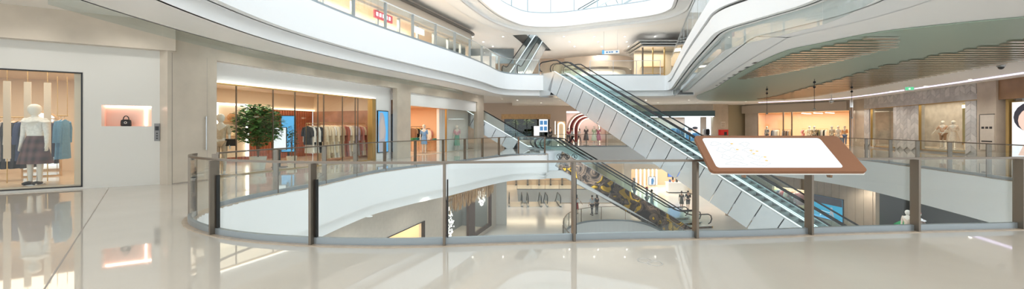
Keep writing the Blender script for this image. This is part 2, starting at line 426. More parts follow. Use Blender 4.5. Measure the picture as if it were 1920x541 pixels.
# flush door in the pillar with its long pull bar
d = MB().box(.12, F1b.L-.08, -.012, .0, .03, 3.78)
dd = struct(F1b.put(d, 'door_1', M_stone))
h = MB().tube([(F1b.L-.13, -.07, .95), (F1b.L-.13, -.07, 1.98)], .018, 8)
for zz in (1.0, 1.93): h.tube([(F1b.L-.13, -.07, zz), (F1b.L-.13, 0, zz)], .01, 6)
hh = h.build('door_handle', M_steel, dd)
g = MB()
for a4 in ((.108, .12, 0, 3.79), (F1b.L-.08, F1b.L-.068, 0, 3.79)): g.box(a4[0], a4[1], -.004, .0, a4[2], a4[3])
g.box(.105, F1b.L-.065, -.004, 0, .01, .025); g.build('door_gap', M_seam, dd)
# black window frame, glass, sill platform
t = struct(F1.put(MB().box(4, uW, .08, .092, .05, 3.1), 'window_1', M_win))
fm = MB()
for a4 in ((uW-.03, uW, .05, 3.1), (4, uW, 3.07, 3.1), (4, uW, .05, .075)): fm.box(a4[0], a4[1], -.015, .1, a4[2], a4[3])
fm.build('window_frame', M_black, t)
struct(F1.put(MB().box(4, uW, .26, 1.6, 0, .1), 'floor_display', M_shopfl))
struct(F1.put(MB().box(0, 10.3, 1.6, 6.5, 0, .02), 'floor_boutique', M_shopfl))
mb = MB().box(0, 10.3, 6.4, 6.5, 0, 3.5).box(10.2, 10.3, .27, 6.5, 0, 3.5).box(0, .1, .25, 6.5, 0, 3.5)
struct(F1.put(mb, 'wall_boutique', M_cream))
struct(F1.put(MB().box(0, 10.3, .25, 6.5, 3.4, 3.5), 'ceiling_boutique', M_cream))
struct(F1.put(MB().box(9.78, uW+.02, .25, 1.35, .1, 3.4), 'wall_partition', M_cream))
area_light(F1.w(7.5, 3.2, 3.36), 5, 3, 130, rz=F1.rz)
area_light(F1.w(8.8, .9, 3.36), 2, .5, 22, rz=F1.rz)
# lit niche with handbag
nb = MB().box(uA, uB, .38, .4, 1.6, 2.32).box(uA-.02, uA, .25, .4, 1.6, 2.32).box(uB, uB+.02, .25, .4, 1.6, 2.32).box(uA, uB, .25, .4, 2.25, 2.28).box(uA, uB, .25, .4, 1.64, 1.67)
M_niche = mat('pink_niche_lining', (.86, .62, .52), .5)
nt_ = struct(F1.put(nb, 'wall_niche', M_niche))
M_ledn = flat_emit('rose_led_strip', (1, .72, .60), 7)
MB().box(uA, uB-.02, .34, .37, 2.22, 2.245).build('light_strip', M_ledn, nt_)
un = uA+.8*(uB-uA); MB().box(un, un+.03, .355, .378, 1.69, 2.22).build('light_strip', M_ledn, nt_)
bag = thing('handbag', 'small black handbag with round emblem in the lit pink wall niche', 'handbag', F1.w(F1.u(236, .2), .22, 1.672), F1.rz)
MB().rings([[(x*.115*s+.0, y*.055*s, z) for x, y in [(math.cos(2*PI*k/16), math.sin(2*PI*k/16)) for k in range(16)]] for z, s in ((0, .85), (.02, 1), (.12, 1), (.17, .9), (.19, .6))]).build('bag_body', M_black, bag, smooth=True)
MB().tube([(.06*math.cos(PI*k/10), 0, .17+.12*math.sin(PI*k/10)) for k in range(11)], .012, 8).build('handle', M_black, bag, smooth=True)
ring = MB().tube([(.026*math.cos(2*PI*k/14), -.06, .1+.026*math.sin(2*PI*k/14)) for k in range(14)], .007, 6, closed=True)
part_label(ring.build('emblem', M_mann, bag), 'white ring emblem')
# intercom panel on the side return
ip = thing('wall_intercom', 'narrow grey control panel on the pillar edge beside the white wall', 'control panel', F1.w(F1.L-.3, -.03, 1.25), F1.rz)
MB().box(-.06, .06, 0, .03, 0, .5).build('panel_body', mat('grey_panel', (.25, .25, .25), .4), ip)
MB().box(-.04, .04, -.006, 0, .3, .42).build('display', M_black, ip)
bmz = MB().box(-.018, .018, -.008, 0, 0, .035).mesh('button', M_dark)
for k in range(3): put('button', bmz, ip, (0, 0, .06+.07*k))

# ---- second and third shop
UE = F2.L
u2a, u2b, u3a, u3b = .22, F2.u(745), F2.u(770), F2.u(895)
mb = wall(MB(), 0, UE, 0, .3, 0, 4.66, [(u2a, u2b, 0, 3.76), (u3a, u3b, 0, 3.65)])
struct(F2.put(mb, 'wall_left_far', M_stone))
# shop 2 recess
ug = F2.u(703, .55)
mb = MB().box(u2a, ug+.1, .55, .8, 3.16, 3.9).box(u2b-1.6 if False else ug+.1, u2b+.2, .55, .8, 0, 3.9).box(u2a, u2b+.2, .3, .8, 3.78, 3.9)
struct(F2.put(mb, 'wall_shopfront', M_white))
struct(F2.put(MB().box(u2a, ug, .5, .54, 3.13, 3.155), 'trim_10', M_ledw))
t = struct(F2.put(MB().box(u2a, ug-.25, .6, .612, .04, 3.1), 'window_2', M_win))
fm = MB().box(u2a, ug, .56, .64, 3.08, 3.14).box(u2a, ug, .57, .63, 0, .04)
fm.build('window_frame', M_gold, t)
mm = MB().box(-.012, .012, .58, .63, .04, 3.1).mesh('mullion', M_bronze)
for px in (443, 512, 553, 596, 607, 642, 666, 671): put('mullion', mm, t, (F2.u(px, .6), 0, 0))
struct(F2.put(MB().box(ug-.25, ug, .5, .8, 0, 3.14), 'trim_11', M_gold))
struct(F2.put(MB().box(.06, u2b+.4, .6, 7.5, 0, .015), 'floor_clothes_shop', M_shopfl))
struct(F2.put(MB().box(.0, u2b+.4, .8, 7.5, 3.5, 3.55), 'ceiling_clothes_shop', M_cream))
struct(F2.put(MB().box(.0, u2b+.4, 6.2, 6.4, 2.62, 3.5).box(.0, 4.6, 6.2, 6.4, 0, 2.62).box(.0, .06, .4, 6.4, 0, 3.5).box(u2b+.3, u2b+.4, .8, 6.4, 2.62, 3.5), 'wall_clothes_shop', M_cream))
struct(F2.put(MB().box(u2b+.3, u2b+.4, .8, 6.24, 0, 2.62), 'wall_copper_stone', mat('copper_stone', (.50, .27, .17), .4, var=.25, scale=1.5)))
tw = struct(F2.put(MB().box(4.6, u2b+.3, 6.3, 6.4, 0, 2.62), 'wall_terracotta', M_terra))
sm = MB().box(0, .13, 6.24, 6.3, 0, 2.6).mesh('slat', M_terra)
for k in range(int((u2b-4.3)/.16)): put('slat', sm, tw, (4.62+k*.16, 0, 0))
struct(F2.put(MB().box(4.6, u2b+.3, 6.14, 6.2, 2.66, 2.7), 'trim_12', M_led))
area_light(F2.w(4.5, 3.2, 3.45), 8, 4, 150, (1, .88, .72), F2.rz)
area_light(F2.w(4.5, 1.2, 3.45), 8, .5, 50, (1, .88, .72), F2.rz)
# lit display frame on the back wall
un0, un1 = F2.u(405, 5), F2.u(467, 5)
t = thing('lit_showcase', 'square white display niche edged with light behind the shop mannequin', 'display', F2.w(un0, 5, 0), F2.rz)
wd = un1-un0
MB().box(0, wd, .1, .2, .3, 2.75).build('back_panel', M_cream, t)
fb = MB()
for a4 in ((0, .09, .3, 2.75), (wd-.09, wd, .3, 2.75), (0, wd, 2.66, 2.75)): fb.box(a4[0], a4[1], 0, .1, a4[2], a4[3])
fb.build('light_frame', M_ledw, t)
for zz in (1.25, 1.9): MB().box(.1, wd-.1, -.15, .1, zz, zz+.03).build('shelf', M_wood, t)
# shop 3
mb = MB().box(u3a, u3b, .12, .3, 2.92, 3.66)
struct(F2.put(mb, 'trim_13', M_white))
u3m = F2.u(838, .3)
struct(F2.put(MB().box(u3m, u3b+.2, .9, 1.1, 0, 2.95), 'wall_white_panel', M_white))
struct(F2.put(MB().box(u3m-.05, u3m, .3, .42, 0, 2.95), 'trim_14', M_gold))
struct(F2.put(MB().box(u3m, u3b, .2, .212, .02, 2.95), 'window_3', M_win))
struct(F2.put(MB().box(u3a-.6, u3b+1, .3, 7, 0, .015), 'floor_colour_shop', M_shopfl))
struct(F2.put(MB().box(u3a-.6, u3b+1, .3, 7, 3.1, 3.2), 'ceiling_colour_shop', M_peach))
struct(F2.put(MB().box(u3a-.6, u3b+1, 6.5, 6.6, 0, 3.2).box(u3a-.6, u3a-.5, .3, 6.6, 0, 3.2).box(u3m+1.5, u3m+1.6, 1.1, 6.6, 0, 3.2), 'wall_colour_shop', M_peach))
area_light(F2.w(u3a+2.5, 3.4, 3.06), 4, 4, 190, (1, .84, .62), F2.rz)
# blue poster on the white return wall
def lightbox(label, F, u0, u1, n, z0, z1, scr, deco, frame=M_black, name='light_poster'):
    t = thing(name, label, 'poster', F.w(u0, n, z0), F.rz); W, Hh = u1-u0, z1-z0
    MB().box(0, W, -.06, 0, 0, Hh).build('case', frame, t)
    MB().box(.04, W-.04, -.066, -.06, .04, Hh-.04).build('screen', scr, t)
    for i, (nm, poly, m) in enumerate(deco):
        MB().prism([(x*W, y*Hh) for x, y in poly], -.066-.003*(i+1), -.066-.003*i, 'y').build(nm, m, t)
    return t
def oval(cx, cy, rx, ry, n=18, a0=0, a1=2*PI): return [(cx+rx*math.cos(a0+(a1-a0)*k/n), cy+ry*math.sin(a0+(a1-a0)*k/n)) for k in range(n)]
P_blue = flat_emit('poster_blue', (.10, .42, .78), 0.62); P_pale = flat_emit('poster_pale', (.80, .84, .88), 0.69)
P_grey = flat_emit('poster_grey', (.42, .42, .46), 0.48); P_skin = flat_emit('poster_skin', (.85, .60, .50), 0.59); P_dark = flat_emit('poster_dark', (.05, .05, .07), 0.34)
P_denim = flat_emit('poster_denim', (.08, .26, .52), 0.55)
lightbox('tall blue poster of a pale draped garment beside the brass shop frame', F2, F2.u(708, .5), F2.u(728, .5), .55, .35, 2.55, P_blue,
   [('printed_figure', [(.1, .02), (.6, .02), (.75, .5), (.6, .85), (.45, .95), (.2, .95), (.05, .6)], P_grey), ('printed_figure', [(.2, .3), (.55, .35), (.65, .6), (.4, .88), (.22, .7)], flat_emit('poster_sand', (.62, .56, .52), .4))])
lightbox('narrow dark blue poster at the pillar between the two clothes shops', F2, F2.u(735, .5), F2.u(741, .5), .55, .35, 2.4, P_denim, [('printed_figure', [(.1, .1), (.8, .1), (.6, .6), (.2, .6)], P_grey)])

# ------------------------------------------------------------------ far shops on this floor (back wall)
FB = Fr((-12, 46), (14, 46))
X0 = 12.0                                        # u = X + 12
ub = lambda px: XP(px, 46)+X0
mb = wall(MB(), 0, 26, 0, .3, 0, 4.6, [(ub(946), ub(1030), .3, 2.75), (ub(1045), ub(1060), .25, 2.45), (ub(1062), ub(1136), 0, 3.7)])
struct(FB.put(mb, 'wall_back', mat('far_wall_beige', (.62, .50, .40), .5)))
struct(FB.put(MB().box(ub(940), ub(1032), -.12, 0, 2.72, 3.3), 'trim_15', M_wood))
t = struct(FB.put(MB().box(ub(946), ub(1030), .05, .062, .3, 2.75), 'window_4', M_win))
mm = MB().box(-.04, .04, 0, .1, .3, 2.75).mesh('mullion', M_dark)
for px in (946, 967, 988, 1009, 1030): put('mullion', mm, t, (ub(px), 0, 0))
struct(FB.put(MB().box(ub(940), ub(1036), 2.6, 2.7, 0, 3.2), 'wall_plant_cafe', mat('cafe_dark_wall', (.05, .055, .045), .6)))
struct(FB.put(MB().box(ub(940), ub(1036), .3, 2.7, 0, .3), 'floor_plant_cafe', mat('cafe_floor', (.08, .07, .06), .6)))
struct(FB.put(MB().box(ub(1040), ub(1140), 4, 4.1, 0, 3.6), 'wall_arch_shop', mat('rose_wall', (.74, .67, .63), .6)))
struct(FB.put(MB().box(ub(1040), ub(1140), .3, 4.1, 0, .015), 'floor_arch_shop', M_shopfl))
struct(FB.put(MB().box(ub(1140)-.1, ub(1140), .3, 4, 0, 3.8).box(ub(1062)-.2, ub(1062)-.1, .3, 4, 0, 3.8).box(ub(1062)-.2, ub(1140), .3, 4.1, 3.8, 3.9), 'wall_arch_side', mat('rose_wall', (.74, .67, .63), .6)))
struct(FB.put(MB().box(ub(940)-.1, ub(940), .3, 2.7, .3, 3.2).box(ub(1036), ub(1036)+.1, .3, 2.7, .3, 3.2).box(ub(940), ub(1036), .3, 2.7, 3.2, 3.3), 'wall_cafe_side', mat('cafe_dark_wall', (.05, .055, .045), .6)))
area_light((XP(1100, 47.5), 48, 3.77), 4.4, 2.5, 130, (1, .92, .86))
area_light((XP(988, 47), 47.2, 2.7), 5, 1.6, 40, (1, .84, .6))
# nested pink arches
M_arch = mat('pink_arch', (.78, .56, .50), .5); M_archd = mat('wine_arch', (.26, .05, .06), .6)
for k, (px, r, m) in enumerate(((1095, 1.85, M_arch), (1099, 1.72, M_archd), (1103, 1.6, M_arch), (1107, 1.48, M_archd), (1111, 1.36, M_arch))):
    t = thing('shop_arch', ['outermost broad pink arch of the far arched shop', 'dark wine arch just inside the broad pink arch', 'second pink arch of the far arched shop', 'inner dark wine arch of the far arched shop', 'innermost pink arch of the far arched shop'][k], 'arch', (XP(px, 46), 45.95+.55*k, 0), 0, 'nested shop arches')
    rr = r; zc = 3.42-r-.12*k
    pth = [(-rr, 0, 0), (-rr, 0, max(.1, zc))]+[(-rr*math.cos(PI*i/16), 0, max(.1, zc)+rr*math.sin(PI*i/16)) for i in range(1, 16)]+[(rr, 0, max(.1, zc)), (rr, 0, 0)]
    mb = MB(); rings = []
    for i, p in enumerate(pth):
        a = 0 if i < 2 else (PI if i > 16 else PI*(i-1)/16); ex = (-math.cos(a), math.sin(a))
        rings.append([(p[0]+ex[0]*q, y, p[2]+ex[1]*q) for q, y in ((-.17, -.1), (.13, -.1), (.13, .25), (-.17, .25))])
    fixn(mb.rings(rings).build('arch_body', m, t))
    lp = [(p[0]*.955, -.11, p[2]-(.1 if p[2] > zc else 0)) for p in pth]
    if m is M_arch: MB().tube(lp, .03, 5).build('light_edge', M_led, t)
nk = struct(FB.put(MB().box(ub(1044), ub(1062), .28, .32, .2, 2.5), 'wall_arch_niche', M_cream))
t = thing('arched_niche_light', 'small glowing arched niche left of the pink arches', 'niche', (XP(1052.5, 45.9), 46.05, .25))
al = [(-.36, 0, 0), (-.36, 0, 1.7)]+[(-.36*math.cos(PI*i/10), 0, 1.7+.36*math.sin(PI*i/10)) for i in range(1, 10)]+[(.36, 0, 1.7), (.36, 0, 0)]
MB().tube(al, .05, 6).build('light_edge', M_led, t)
MB().prism([(p[0], p[2]) for p in al], .05, .08, 'y').build('niche_panel', M_cream, t)
t = thing('wall_light', 'slim vertical wall light left of the small arched niche', 'lamp', (XP(1041, 45.9), 45.9, .9))
MB().box(-.06, .06, 0, .09, 0, 1.6).build('lamp_body', M_gold, t); MB().box(-.04, .04, -.01, 0, .03, 1.57).build('diffuser', M_led, t)
# far right of centre: canopy shop, brown wall, beige wall, bright clothes shop
FC = Fr((XP(1140, 46), 46), (XP(1337, 43), 43))
uc = FC.u
mb = wall(MB(), 0, FC.L, 0, .3, 0, 4.6, [(uc(1196), uc(1334), 0, 3.0)])
struct(FC.put(mb, 'wall_back_middle', M_stoned))
struct(FC.put(MB().box(uc(1190), FC.L+.1, -.5, 0, 2.95, 3.55), 'trim_16', M_teal))
struct(FC.put(MB().box(uc(1200), FC.L, -.45, -.1, 2.9, 2.95), 'trim_17', flat_emit('cyan_led_strip', (.75, .93, 1), 4)))
struct(FC.put(MB().box(uc(1190), FC.L, 3.5, 3.6, 0, 3.3), 'wall_denim_shop', mat('denim_shop_wall', (.72, .62, .55), .6)))
struct(FC.put(MB().box(uc(1190), FC.L, 0, 3.6, 0, .015), 'floor_denim_shop', M_shopfl))
area_light(FC.w(uc(1260), 1.6, 2.9), 5, 2.4, 130, (.92, .96, 1), FC.rz)
lightbox('tall bright poster of two people in blue denim beside the teal shop canopy', FC, uc(1283), uc(1313), -.1, .2, 2.9, P_pale,
   [('printed_figure', [(.05, .02), (.42, .02), (.40, .34), (.25, .42), (.08, .33)], P_denim), ('printed_figure', oval(.33, .45, .12, .085), P_skin), ('printed_figure', oval(.36, .5, .15, .06), P_dark),
    ('printed_figure', [(.4, .02), (.95, .02), (.95, .25), (.8, .36), (.5, .34)], P_denim), ('printed_figure', oval(.68, .46, .13, .1), P_skin), ('printed_figure', oval(.66, .55, .17, .05), P_dark)], M_steel)
FD = Fr((XP(1337, 43), 43), (XP(1400, 44), 44))
struct(FD.put(MB().box(0, 1.95, 0, .3, 0, 4.6), 'wall_brown', M_stoned))
struct(FD.put(MB().box(1.95, FD.L+1.6, .8, 1.1, 0, 4.6), 'wall_olive', mat('olive_beige_wall', (.42, .36, .24), .5)))
t = thing('fire_cabinet', 'red fire hose cabinet on the brown wall behind the directory board', 'cabinet', FD.w(FD.u(1347), -.25, .55), FD.rz)
MB().box(0, 1.05, 0, .25, 0, .95).build('cabinet_body', M_red, t); MB().box(.06, .99, -.02, 0, .06, .89).build('door', M_red, t)
part_label(MB().box(.5, .85, -.03, -.02, .1, .7).build('glass_pane', M_black, t), 'dark glass pane')
t = thing('wall_notice', 'pale square notice on the brown wall above the red cabinet', 'sign', FD.w(FD.u(1351), -.04, 1.75), FD.rz)
MB().box(0, .6, 0, .04, 0, .65).build('board', M_stone, t)
for k in range(2): MB().box(.08, .52, -.005, 0, .12+.22*k, .2+.22*k).build('print_block', M_tan, t)
FE = Fr((XP(1404, 44), 44), (31.3, 36.8))
ue = FE.u
struct(FE.put(wall(MB(), -.4, FE.L, 0, .3, 0, 4.6, [(ue(1420), ue(1593), 0, 3.3)]), 'wall_back_right', M_stoned))
struct(FE.put(MB().box(-.6, FE.L, -.35, 0, 3.3, 4.15), 'trim_18', mat('taupe_header', (.45, .38, .30), .4)))
t = struct(FE.put(MB().box(ue(1420), ue(1593), .1, .112, 0, 3.3), 'window_5', M_win))
mm = MB().box(-.045, .045, .05, .15, 0, 3.3).mesh('mullion', M_bronze)
for px in (1420, 1468, 1484, 1593): put('mullion', mm, t, (ue(px), 0, 0))
struct(FE.put(MB().box(-.4, FE.L, 5, 5.1, 0, 3.6).box(ue(1593), ue(1593)+.1, .3, 5, 0, 3.6).box(-.5, -.4, .3, 5.1, 0, 3.6), 'wall_bright_shop', M_peach))
struct(FE.put(MB().box(-.4, FE.L, .3, 5.1, 0, .015), 'floor_bright_shop', M_shopfl))
struct(FE.put(MB().box(-.4, FE.L, .3, 5.1, 3.4, 3.5), 'ceiling_bright_shop', M_cream))
area_light(FE.w(FE.L*.5, 2.2, 3.36), 7, 3.4, 420, (1, .88, .7), FE.rz)
for k, px in enumerate((1512, 1534, 1556)):
    u = ue(px, 2.5); t = thing('linear_pendant', ['leftmost', 'middle', 'rightmost'][k]+' slanted white tube light under the bright shop ceiling', 'lamp', FE.w(u, 2.5, 3.2), FE.rz, 'tube lights in the bright shop')
    MB().tube([(0, -1.2, 0), (0, 1.2, 0)], .035, 6).build('tube', M_ledw, t); MB().tube([(0, -.9, 0), (0, -.9, .2)], .008, 5).tube([(0, .9, 0), (0, .9, .2)], .008, 5).build('suspension', M_steel, t)

# ------------------------------------------------------------------ right marble shop, pillar, brown portal, face poster
FR = Fr((31.3, 35.5), (24.2, 13.4))
ur = FR.u
u16, u18, u187 = ur(1620), ur(1836), ur(1872)
M_marble = mat('chevron_marble', (.47, .455, .43), .3, var=.16, scale=2.2)
M_marb2 = mat('chevron_marble_pale', (.58, .555, .52), .3, var=.14, scale=2.6)
wins = [(ur(1632), ur(1677), .1, 3.32), (ur(1722), ur(1812), .1, 3.32)]
mw = struct(FR.put(wall(MB(), u16, u18, .06, .35, 0, 4.5, wins), 'wall_right', M_marble))
struct(FR.put(MB().box(-1.2, u16, 0, .35, 0, 4.5), 'wall_right_pillar', M_stoned))
struct(FR.put(MB().box(u18, u187, -.1, .35, 0, 4.5), 'wall_right_pier', M_stoned))
# chevron stone pieces: slanted tiles in mirrored columns
cw, ch, sk = .42, .36, .26
def chev(s):
    return MB().prism([(.006, 0 if s > 0 else sk), (cw-.006, sk if s > 0 else 0), (cw-.006, (sk if s > 0 else 0)+ch-.012), (.006, (0 if s > 0 else sk)+ch-.012)], .0, .06, 'y')
cm = {(s, k): chev(s).mesh('stone_tile', (M_marble, M_marb2)[k]) for s in (1, -1) for k in (0, 1)}
ncol = int((u18-u16)/cw); npiece = 0
for c in range(ncol):
    u = u16+c*cw
    inwin = any(a-.02 < u+cw*.5 < b+.02 for a, b, _, _ in wins)
    z = 3.36 if inwin else .02
    while z < 4.1:
        put('stone_tile', cm[(1 if c % 2 else -1, RND.randrange(2))], mw, (u, 0, z)); z += ch; npiece += 1
struct(FR.put(MB().box(u16, u18, -.012, .06, 3.32, 3.68), 'trim_32', M_marble)); struct(FR.put(MB().box(u16, u18, -.02, .06, 3.28, 3.32), 'trim_33', M_gold))
for i, (a, b, z0, z1) in enumerate(wins):
    t = struct(FR.put(MB().box(a, b, .12, .132, z0, z1), 'window_%d' % (6+i), M_win))
    fm = MB()
    for q in ((a, a+.05, z0, z1), (b-.05, b, z0, z1), (a, b, z1-.05, z1), (a, b, z0, z0+.05)): fm.box(q[0], q[1], 0, .14, q[2], q[3])
    fm.build('window_frame', M_gold, t)
struct(FR.put(MB().box(u16-.3, u18, 2.4, 2.5, 0, 3.6).box(u16-.4, u16-.3, .35, 2.5, 0, 3.6).box(u18-.1, u18, .36, 2.4, 0, 3.6), 'wall_marble_shop', M_marb2))
struct(FR.put(MB().box(u16-.3, u18, .35, 2.5, 0, .25), 'floor_marble_shop', M_shopfl))
struct(FR.put(MB().box(u16-.3, u18, .35, 2.5, 3.5, 3.6), 'ceiling_marble_shop', M_cream))
area_light(FR.w((u16+u18)/2, 1.3, 3.46), 8, 1.4, 130, (1, .84, .66), FR.rz)
for px0, px1, lab in ((1677, 1697, 'olive glass display panel with a brass foot in the left marble window'), (1797, 1812, 'bright brass edged panel at the right end of the mannequin window')):
    a, b = ur(px0, 1), ur(px1, 1)
    t = thing('window_showcase', lab, 'panel', FR.w(a, 1.2, .25), FR.rz)
    MB().box(0, b-a, 0, .06, .5, 3.0).build('panel_body', mat('olive_panel', (.38, .33, .16), .3), t)
    MB().box(0, b-a, -.02, .08, .3, .5).build('brass_foot', M_gold, t); MB().box(.1, b-a-.1, 0, .05, 0, .3).build('stand', M_gold, t); MB().box(0, b-a, -.02, 0, 2.7, 2.9).build('lamp_band', M_led, t)
# brown portal and the big lit portrait poster
u0 = u187
struct(FR.put(MB().box(u0, u0+7, .0, .3, 3.2, 4.5), 'wall_portal', M_brown))
struct(FR.put(MB().box(u0+.05, u0+.55, .35, .6, 0, 3.2).box(u0+.55, u0+7, 1.2, 1.4, 0, 3.2), 'wall_portal_side', M_stoned))
uf = ur(1897, .2)
struct(FR.put(MB().box(uf-.22, uf-.08, .1, .4, 0, 3.2), 'trim_19', M_gold))
lightbox('huge bright portrait poster of a dark haired face at the right frame edge', FR, uf, uf+4.2, .25, .05, 3.05, P_pale,
   [('printed_figure', oval(.28, .72, .25, .26), P_dark), ('printed_figure', oval(.32, .66, .225, .235), P_skin), ('printed_figure', [(.1, .05), (.6, .05), (.5, .35), (.4, .45), (.25, .42), (.2, .3)], P_skin)], M_gold)
t = thing('wall_sign', 'small dark framed directory sign on the stone pier right of the marble shop', 'sign', FR.w(ur(1843), -.14, 1.3), FR.rz)
MB().box(0, .95, 0, .04, -.9, 1.1).build('board', M_stone, t)
for q in ((-.03, 0, -.9, 1.1), (0, .95, 1.1, 1.13)): MB().box(q[0], q[1], -.01, .04, q[2], q[3]).build('edge', M_dark, t)
for k in range(3): MB().box(.12+.27*k, .3+.27*k, -.006, 0, .3, .42).build('symbol', M_dark, t)
MB().box(.12, .84, -.006, 0, -.45, -.38).build('symbol', M_dark, t)

# ------------------------------------------------------------------ right ceiling: sage panel, mirror slats, violet cove line
green = spline([(14.5, 8.6), (12.2, 9.43), (10.5, 10.5), (9.95, 11.2), (9.6, 12.4), (9.4, 13.8), (10.4, 17.5), (11.8, 21.6), (13.3, 25.8), (14.4, 30), (15.5, 33.2), (18, 37), (22, 38), (24.6, 36), (24.8, 32), (23.3, 27.1), (21.5, 21), (19.8, 15.3), (18.3, 10)], n=6)
gr = fixn(MB().prism(green, 4.245, 4.27).build('ceiling_green', M_green)); struct(gr)
def lerp(tab, x):
    if x <= tab[0][0]: return tab[0][1]
    for (a, b), (c, d) in zip(tab, tab[1:]):
        if x <= c: return b+(d-b)*(x-a)/(c-a)
    return tab[-1][1]
c4 = [(11, 10.1), (12.4, 9.8), (13.8, 9.6), (17.5, 10.6), (21.6, 12.0), (25.8, 13.5), (30, 14.6), (33, 15.7), (37, 18.5)]
Al = [(10.9, 10.6), (11.9, 11.6), (12.6, 12.2), (14.1, 12.5), (16.6, 12.7), (19, 12.6), (21, 12.1)]
Bl = [(9.5, 14.9), (11.45, 14.85), (14.25, 15), (16.2, 15.3), (21, 17.2), (26, 19), (30.5, 20.7), (34, 21.5)]
Br = [(9.5, 18.0), (15.3, 19.6), (21, 21.3), (27.1, 23.1), (32, 24.5), (36, 24.2)]
def slat(x0, x1, y):
    if x1-x0 > .3: MB().box(0, x1-x0, -.07, .07, 0, .05).build('ceiling_slat', M_slat, gr, (x0, y, 4.185))
y = 9.8
while y < 35:
    if 11.4 < y < 20.8: slat(lerp(c4, y)+.15, lerp(Al, y)+RND.uniform(0, .1), y)
    slat(lerp(Bl, y)+(.25 if int(y/.4) % 3 == 0 else 0), lerp(Br, y), y)
    y += .40
vp = spline([(18.5, 6), (22.6, 14), (24.8, 20), (27, 27), (28.6, 33), (28.2, 36.5), (25, 40)], False, 6)
struct(fixn(MB().ribbon(vp, -.12, .12, 4.235, 4.275).build('trim_20', M_ledp)))

# top floor: white back wall and an added unseen box blocking sky at its escalator opening
struct(MB().box(-20, 34, 44, 44.3, 11, 16.5).build('wall_top_back', M_white))
struct(MB().box(-1.5, 5.5, 33.0, 42.4, 14.2, 14.4).build('ceiling_sky_blocker', M_white))
struct(MB().box(-1.5, -1.4, 33, 42.4, 11, 14.2).box(5.4, 5.5, 33, 42.4, 11, 14.2).box(-1.4, 5.4, 33, 33.1, 11, 14.2).build('wall_sky_blocker', M_white))
# ------------------------------------------------------------------ upper floor (third level) shops
F3 = Fr((-11.5, 12.3), (-4.0, 31.0))
u3 = F3.u
uend = F3.u(882)
struct(F3.put(wall(MB(), -3, uend, 0, .3, 5.5, 9.76, [(-2.8, uend-.3, 5.55, 8.3)]), 'wall_upper_left', mat('upper_wall', (.60, .54, .47), .5)))
hd = spline([(-3, -1.1), (uend-1.5, -1.1), (uend-.4, -.9), (uend+.2, -.3), (uend+.1, .5), (-3, .5)], n=6)
struct(F3.put(MB().prism([(-3, -.3), (uend-.6, -.3), (uend-.1, -.2), (uend+.1, .05), (uend, .3), (-3, .3)], 8.4, 9.25), 'trim_21', mat('upper_header', (.50, .44, .37), .4)))
struct(F3.put(MB().prism([(-3, -.5), (uend-.6, -.5), (uend+.05, -.36), (uend+.35, .0), (uend+.2, .3), (-3, .3)], 9.25, 9.38), 'trim_22', mat('dark_rim', (.10, .09, .08), .4)))
t = struct(F3.put(MB().box(-2.8, uend-.3, .1, .112, 5.55, 8.3), 'window_8', M_win))
mm = MB().box(-.05, .05, .02, .2, 5.55, 8.3).mesh('mullion', M_shoe)
k = -2.6
while k < uend-.3: put('mullion', mm, t, (k, 0, 0)); k += 1.9
struct(F3.put(MB().box(-3, uend, 3.4, 3.5, 5.5, 9.7), 'wall_upper_shop', mat('upper_shop_wall', (.86, .66, .50), .6)))
struct(F3.put(MB().box(-3, uend, .3, 3.5, 5.5, 5.52), 'floor_upper_shop', M_shopfl))
for k in range(4): area_light(F3.w(1+k*5, 1.7, 9.2), 4, 2, 330, (1, .90, .78), F3.rz)
FU = Fr((-14, 46), (30, 46))
struct(FU.put(MB().box(0, 44, 0, .3, 5.5, 9.76), 'wall_upper_back', mat('upper_back_wall', (.60, .47, .37), .5)))
struct(MB().box(-9, -1.6, 38, 38.2, 5.5, 8.6).build('wall_upper_white', M_white))
struct(MB().box(-9, .2, 40, 40.1, 8.2, 9.7).build('window_9', mat('dark_strip_glass', (.16, .20, .22), .1, spec=.8)))
# curved header of the far upper shop with its pale windows
cv = spline([(5.5, 41.5), (7.5, 40.2), (10, 39.8), (12, 40.5), (13, 42.5)], False, 8)
struct(fixn(MB().ribbon(cv, 0, .3, 7.9, 9.0).build('wall_upper_curved', mat('upper_curved', (.50, .40, .31), .45))))
t = struct(fixn(MB().ribbon(cv, .05, .07, 5.6, 7.9).build('window_10', M_win)))
struct(fixn(MB().ribbon([(p[0], p[1]+2.5) for p in cv], 0, .1, 5.5, 8).build('wall_upper_cream', mat('upper_cream', (.85, .76, .68), .5))))
area_light((9.5, 41.6, 7.8), 6, 1.2, 160, (1, .9, .8))
